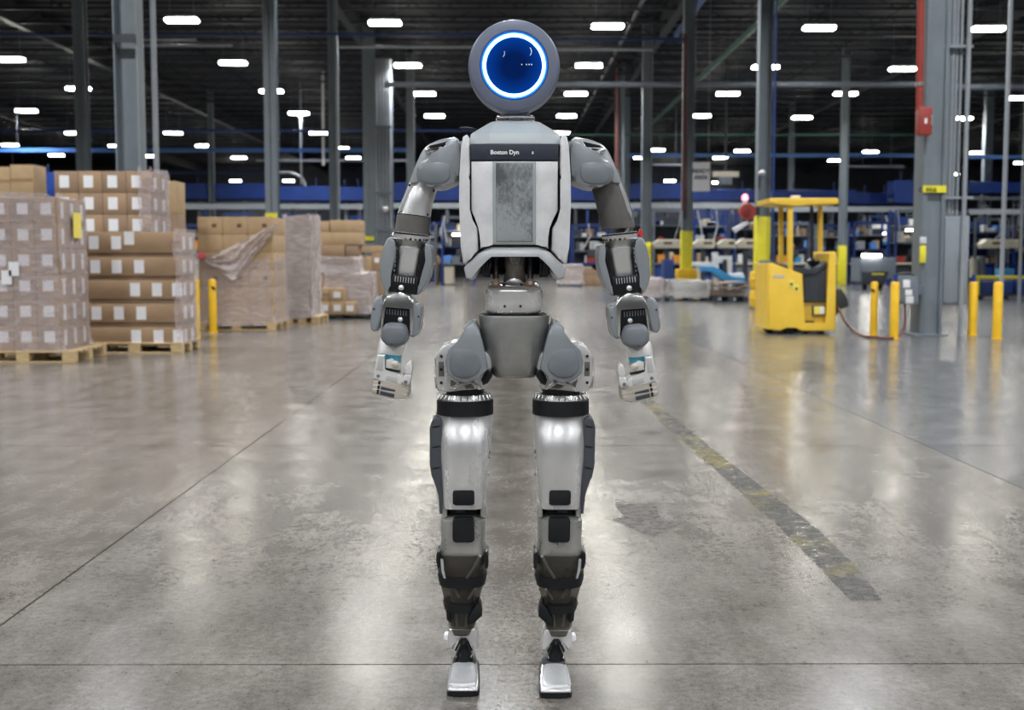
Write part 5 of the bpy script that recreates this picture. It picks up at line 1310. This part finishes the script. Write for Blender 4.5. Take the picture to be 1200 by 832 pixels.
# ---- arms
def arm(right):
    def T(x, y):
        if not right: return (x, y)
        return (2 * 603.75 - x - .5 * max(0, min(1, (y - 380) / 60)), y + max(0, y - 300) / 170 * 3.2)
    TT = lambda pts: [T(*q) for q in pts]
    def S(l, r, Y, d, n=3.0):
        a, b_ = T(*l), T(*r)
        if a[0] > b_[0]: a, b_ = b_, a
        return sec(a, b_, Y, d, n)
    def R(x0, y0, x1, y1): return [(x0, y0), (x1, y0), (x1, y1), (x0, y1)]
    def D(x, y, r, Y0, Y1, segs=16, dome=0): return disc(NB(), *T(x, y), r, Y0, Y1, segs, dome)
    YA = YR - .02
    sh = part('shoulder', aprism(NB(), TT(chaikin([(538.5, 161), (523.5, 165), (519, 179), (509, 185), (496, 187), (488.5, 196), (487.5, 207), (493, 215), (504, 219.5), (516, 220), (532, 213.5), (537, 211), (539, 185)], 1, .2)), YR - .10, YR + .07, .014, 5, bulge=.014), grey_shell, rob)
    part('shoulder_pad', aprism(NB(), TT(chaikin([(493, 193), (512, 190), (523, 186), (528, 197), (527, 211), (514, 217), (500, 216), (491, 208)], 1)), YR - .1075, YR - .08, .002, 3, bulge=.011), grey_shell2, sh)
    part('shoulder_shell', aprism(NB(), TT(chaikin([(537, 159.5), (515, 163.5), (501, 169.5), (494, 178), (486, 196), (480, 212), (481, 215), (491, 214), (505, 190), (518, 178), (537, 176)], 1, .2)), YR - .075, YR + .085, .010, 4), light_shell, sh)
    part('shoulder_rotor', aprism(NB(), TT([(510.5 + 13 * math.cos(a * .262), 176 + 5.5 * math.sin(a * .262)) for a in range(24)]), YR - .088, YR + .02, .004), chrome, sh)
    part('shoulder_vent', aprism(NB(), TT([(503, 170.5), (524, 165.6), (524, 169), (518, 172), (503, 173)]), YR - .0905, YR - .05, .002), black, sh)
    part('rotor_mark', aprism(NB(), TT([(506, 174.2), (514, 173.4), (514, 174.6), (506, 175.4)]), YR - .0955, YR - .08, .0004), black, sh)
    part('shoulder_joint', acyl(NB(), P(*T(534, 188), YR), P(*T(546, 188), YR), .05, segs=32), black, sh)
    part('joint_tag', aprism(NB(), TT(R(536, 195, 539.5, 204)), YR - .06, YR - .03, .002), red_plastic, sh)
    # upper arm
    if not right:
        ua = part('upper_arm', aloft(NB(), [S((465.8, 250), (504.6, 254.5), YA, .105, 2.3), S((471, 235), (507, 239.5), YA, .105, 2.3), S((480, 213), (513, 220), YA, .10, 2.3), S((488, 200), (514, 206), YA + .01, .09, 2.3)], 48), silver, rob, 45)
        for x, y in ((480, 217), (508, 223.5), (472, 242.5), (501, 251.5)): part('arm_bolt', D(x, y, 1.4, YA - (.044 if 474 < x < 490 else .034 if x < 505 else .032), YA + .0, 10), black, ua)
        part('arm_side_rail', aprism(NB(), TT([(480.5, 213), (486, 214), (473, 247), (466.5, 248)]), YA - .043, YA + .03, .004), light_shell, ua)
        part('arm_sleeve', aloft(NB(), [S((462.6, 270.5), (502, 275), YA, .108, 2.3), S((465.6, 251), (505, 255.5), YA, .109, 2.3)], 48), mesh_sleeve, ua)
    else:
        ua = part('upper_arm', aloft(NB(), [S((464, 266.5), (503, 269), YA, .110, 2.3), S((465.5, 253), (505, 257), YA, .112, 2.3), S((471, 235), (509, 239.5), YA, .111, 2.3), S((478, 214), (514.5, 220), YA, .107, 2.3), S((484, 198), (514, 206), YA + .01, .095, 2.3)], 48), mesh_sleeve, rob, 45)
        part('arm_side_rail', aprism(NB(), TT([(482, 208), (487, 210), (478, 228), (471.5, 248), (467, 258), (467, 250), (474, 227)]), YA - .045, YA + .04, .004), light_shell, ua)
    part('elbow_ring', aloft(NB(), [S((460, 279.5), (500.5, 283.5), YA, .108, 2.3), S((461.2, 271), (502.2, 275.3), YA, .114, 2.3)], 48), silver, ua)
    part('ring_groove', aloft(NB(), [S((460.9, 273.4), (501.9, 277.6), YA, .115, 2.3), S((461, 271.8), (502.2, 276), YA, .1155, 2.3)], 48), black, ua)
    e0, e1 = T(460.6, 278.2), T(501, 282)
    for k in range(9):
        s = -1 + 2 * (k + .5) / 9; x = 481 + 19.5 * math.sin(s * 1.35); y = 279.2 + 1.9 * (x - 481) / 20 + 1.2 * math.cos(s * 1.35)
        part('ring_bolt', disc(NB(), *T(x, y), 1.5, YA - .0575 * math.cos(s * 1.3), YA, 8), bronze if k % 2 else black, ua)
    part('elbow_cone', aloft(NB(), [S((466, 291.5), (495.5, 293.5), YA, .08, 2.6), S((461, 279), (500, 283), YA, .106, 2.4)], 40), silver_dark, ua)
    # forearm
    fa = part('forearm', aloft(NB(), [S((464.5, 322), (489, 325), YA, .075, 5), S((466, 314), (490, 317), YA, .09, 6), S((468.3, 289), (494.6, 292), YA, .092, 6)], 40), silver, rob)
    outer = [(456.5, 277.5), (452.5, 281), (449, 291), (446, 304), (445, 323), (447.5, 333), (451.5, 341), (455.5, 344.5), (455.5, 335), (458, 322), (463, 305), (464, 292), (461.5, 282)]
    inner = [(497.5, 286), (500.5, 285.5), (504.5, 288), (506.5, 296), (506, 307), (503, 323), (497.5, 335), (491, 344), (488.5, 345), (489.5, 336), (494, 327), (498.5, 306), (499, 293)]
    for q in (outer, inner): part('forearm_bumper', aprism(NB(), TT(q), YA - .062, YA + .07, .007, 4), grey_shell, fa)
    for q in ([(460.5, 283), (466.8, 287), (468, 300), (464, 322), (461, 334), (455, 334), (459, 320), (463.5, 304)], [(494.5, 292), (498.5, 287), (499, 300), (495, 322), (489.5, 334), (486.5, 333), (489, 322), (494.5, 300)]):
        part('forearm_frame', aprism(NB(), TT(q), YA - .054, YA + .05, .003), black_gloss, fa)
    for k in range(7):
        y = 290 + 5.2 * k
        part('frame_slot', aprism(NB(), TT(R(464.2 - .55 * k, y, 465.6 - .55 * k, y + 2.2)), YA - .0555, YA - .04, .0003), chrome, fa)
    vent = part('forearm_vent', aprism(NB(), TT([(460.5, 321), (490, 324), (489, 346), (451, 341), (453, 332)]), YA - .056, YA + .03, .004), black_gloss, fa)
    for k in range(8):
        x = 463 + 3.1 * k; y = 323.5 + .35 * k
        part('vent_slot', aprism(NB(), TT([(x, y), (x + 1, y), (x + .4, y + 6.5), (x - .6, y + 6.5)]), YA - .0575, YA - .04, .0003), light_shell, vent)
    part('forearm_screw', D(470, 337, 3.3, YA - .062, YA - .04, 18, dome=.003), silver, fa)
    # wrist
    wr = part('wrist', aprism(NB(), TT([(445.5, 389), (447.5, 357), (452, 348.5), (462, 343), (471, 342.5), (480, 347), (486, 356.5), (483, 393), (479.5, 393), (481.5, 361), (450.5, 358.5), (448.7, 389)]), YA - .058, YA + .045, .003), chrome, rob)
    part('wrist_core', aprism(NB(), TT([(450, 357), (481.5, 360), (480.5, 389), (468, 398), (448.7, 388)]), YA - .048, YA + .045, .004), black_gloss, wr)
    part('core_lip', aprism(NB(), TT([(450.5, 355.5), (481.5, 358.5), (481, 363), (450.5, 360)]), YA - .0515, YA - .02, .002), black, wr)
    for k in range(8):
        x = 453 + 3.2 * k; y = 362 + .3 * k
        part('core_slot', aprism(NB(), TT([(x, y), (x + 1, y), (x + .8, y + 6), (x - .2, y + 6)]), YA - .0495, YA - .03, .0003), mach_grey, wr)
    part('wrist_screw', D(469, 374.5, 3, YA - .056, YA - .03, 18, dome=.003), silver, wr)
    for q in ([(447.3, 347), (441.5, 348), (438, 351.5), (435.8, 361), (433.2, 379), (434.5, 386), (438, 389.5), (442.5, 387.5), (445, 380), (446.7, 366), (448.8, 352)], [(485.5, 356.5), (490.5, 356.8), (493.8, 360), (494.2, 368), (491.3, 387), (488, 393.5), (484, 396), (479.5, 393), (480.8, 378), (484.3, 366)]):
        part('wrist_bumper', aprism(NB(), TT(q), YA - .052, YA + .06, .007, 4), grey_shell, wr)
    for x, y in ((438.3, 362), (490.5, 371)): part('bumper_screw', D(x, y, 1.1, YA - .054, YA - .04, 8), black, wr)
    part('wrist_pad', aprism(NB(), TT(chaikin([(453, 378), (474, 379.5), (478.5, 391), (476, 402), (467, 407), (454, 406), (445.5, 398), (446.5, 386)], 1, .2)), YA - .082, YA + .0, .012, 5, bulge=.012), grey_pad, wr)
    part('pad_notch', aprism(NB(), TT(R(457.5, 399.5, 460.2, 403.5)), YA - .0905, YA - .06, .0008), black, wr)
    part('wrist_cuff', aloft(NB(), [S((442.3, 413), (471.5, 416), YA - .015, .07, 3), S((444, 402), (475, 404), YA - .01, .078, 3), S((446, 394), (477.5, 396), YA, .075, 3)], 36), hand_white, wr)
    # hand
    YH = YA - .03
    hd = part('hand', aprism(NB(), TT([(441.8, 415.5), (451.7, 416), (450, 434), (467, 438.5), (470.5, 441.5), (473, 446), (470, 452), (466.5, 450.5), (437.8, 444.5), (438, 436)]), YH - .035, YH + .03, .003), hand_white, rob)
    part('blue_cuff', aloft(NB(), [S((441.2, 421), (469.5, 427.5), YH + .012, .07, 2.6), S((443, 412), (470.8, 416.8), YH + .014, .072, 2.6)], 36), ring_blue, hd, label='metallic blue wrist band')
    part('palm', aprism(NB(), TT([(444, 420), (468, 424), (467.5, 447), (441, 442)]), YH - .015, YH + .03, .004), mach_dark, hd)
    part('palm_block', aprism(NB(), TT([(452.3, 421.5), (459, 420), (468.3, 427), (467.7, 434), (451.5, 431)]), YH - .03, YH + .02, .003), hand_white, hd)
    part('palm_knob', D(463, 427.5, 4.3, YH - .038, YH + .0, 20, dome=.003), hand_beige, hd)
    part('palm_bar', aprism(NB(), TT([(452, 434.5), (466.8, 437.5), (466.3, 441.5), (451.5, 438.5)]), YH - .028, YH + .02, .002), hand_white, hd)
    part('back_inlay', aprism(NB(), TT([(443.8, 417.5), (449.8, 418), (448.2, 434.5), (441.2, 433)]), YH - .0365, YH - .02, .0006), M('inlay_grey', (.50, .50, .50), .4, .3) if 'inlay_grey' not in bpy.data.materials else bpy.data.materials['inlay_grey'], hd)
    part('knuckle_inlay', aprism(NB(), TT([(453, 439.5), (466, 443), (465.5, 449), (452, 445.5)]), YH - .0365, YH - .02, .0006), bpy.data.materials['inlay_grey'], hd)
    part('knuckle_bolt', D(443.2, 440.6, 2.0, YH - .037, YH - .02, 14), mach_grey, hd)
    # three stacked fingers, each a curled two-link bar with a dark grip pad
    for k, (dy, dx, dep) in enumerate(((0, 0, -.030), (5.6, -.9, -.040), (11.2, -1.8, -.046))):
        q = [(437.3 + dx, 445 + dy), (446 + dx, 446.2 + dy), (471 + dx, 452.2 + dy), (479.6 + dx, 451.2 + dy), (480 + dx, 455 + dy), (474 + dx, 458.5 + dy), (463 + dx, 457.3 + dy), (440 + dx, 452 + dy), (436.8 + dx, 449 + dy)]
        q = [(x, y - .6 * k) for x, y in q]
        fg = part('finger', aprism(NB(), TT(q), YH + dep - .006, YH + .035, .0045, 3), hand_beige, hd)
        if k: part('grip_pad', aprism(NB(), TT([(447.5 + dx, 448 + dy - .6 * k), (464 + dx, 452 + dy - .6 * k), (463.2 + dx, 456 + dy - .6 * k), (446.8 + dx, 452.2 + dy - .6 * k)]), YH + dep - .0095, YH, .0012), mach_dark, fg)
        part('finger_link', aprism(NB(), TT([(443.5 + dx, 446.5 + dy - .6 * k), (446 + dx, 447 + dy - .6 * k), (445.3 + dx, 452 + dy - .6 * k), (442.8 + dx, 451.5 + dy - .6 * k)]), YH + dep - .0075, YH, .0006), black, fg)
    tb = part('thumb', aprism(NB(), TT([(474.5, 438), (482.2, 438), (480.6, 449), (478.5, 452), (474, 452), (471.2, 449.5), (472.5, 443)]), YH - .042, YH + .01, .004), hand_white, hd)
    part('thumb_tip', aprism(NB(), TT(chaikin([(476.2, 426.5), (479.3, 423), (482, 425.5), (483.2, 431), (482.2, 439), (474.3, 439), (474, 433)], 1, .2)), YH - .044, YH + .006, .005), hand_white, tb)
    part('thumb_bolt', D(475.3, 448, 2.3, YH - .046, YH - .02, 14), mach_grey, tb)
    if right:
        part('cable_plug', aprism(NB(), TT([(453.5, 271), (457, 268), (459, 275), (455, 281)]), YA - .02, YA + .02, .003), red_plastic, fa)

arm(False); arm(True); leg(False); leg(True)
# small black antenna clip behind the left shoulder
part('antenna', atube(NB(), [P(539.5, 154.5, YR + .04), P(539.2, 150.8, YR + .04), P(545, 150.3, YR + .04), P(554, 151.5, YR + .04), P(562, 156, YR + .04)], .0042, 8), black, torso)
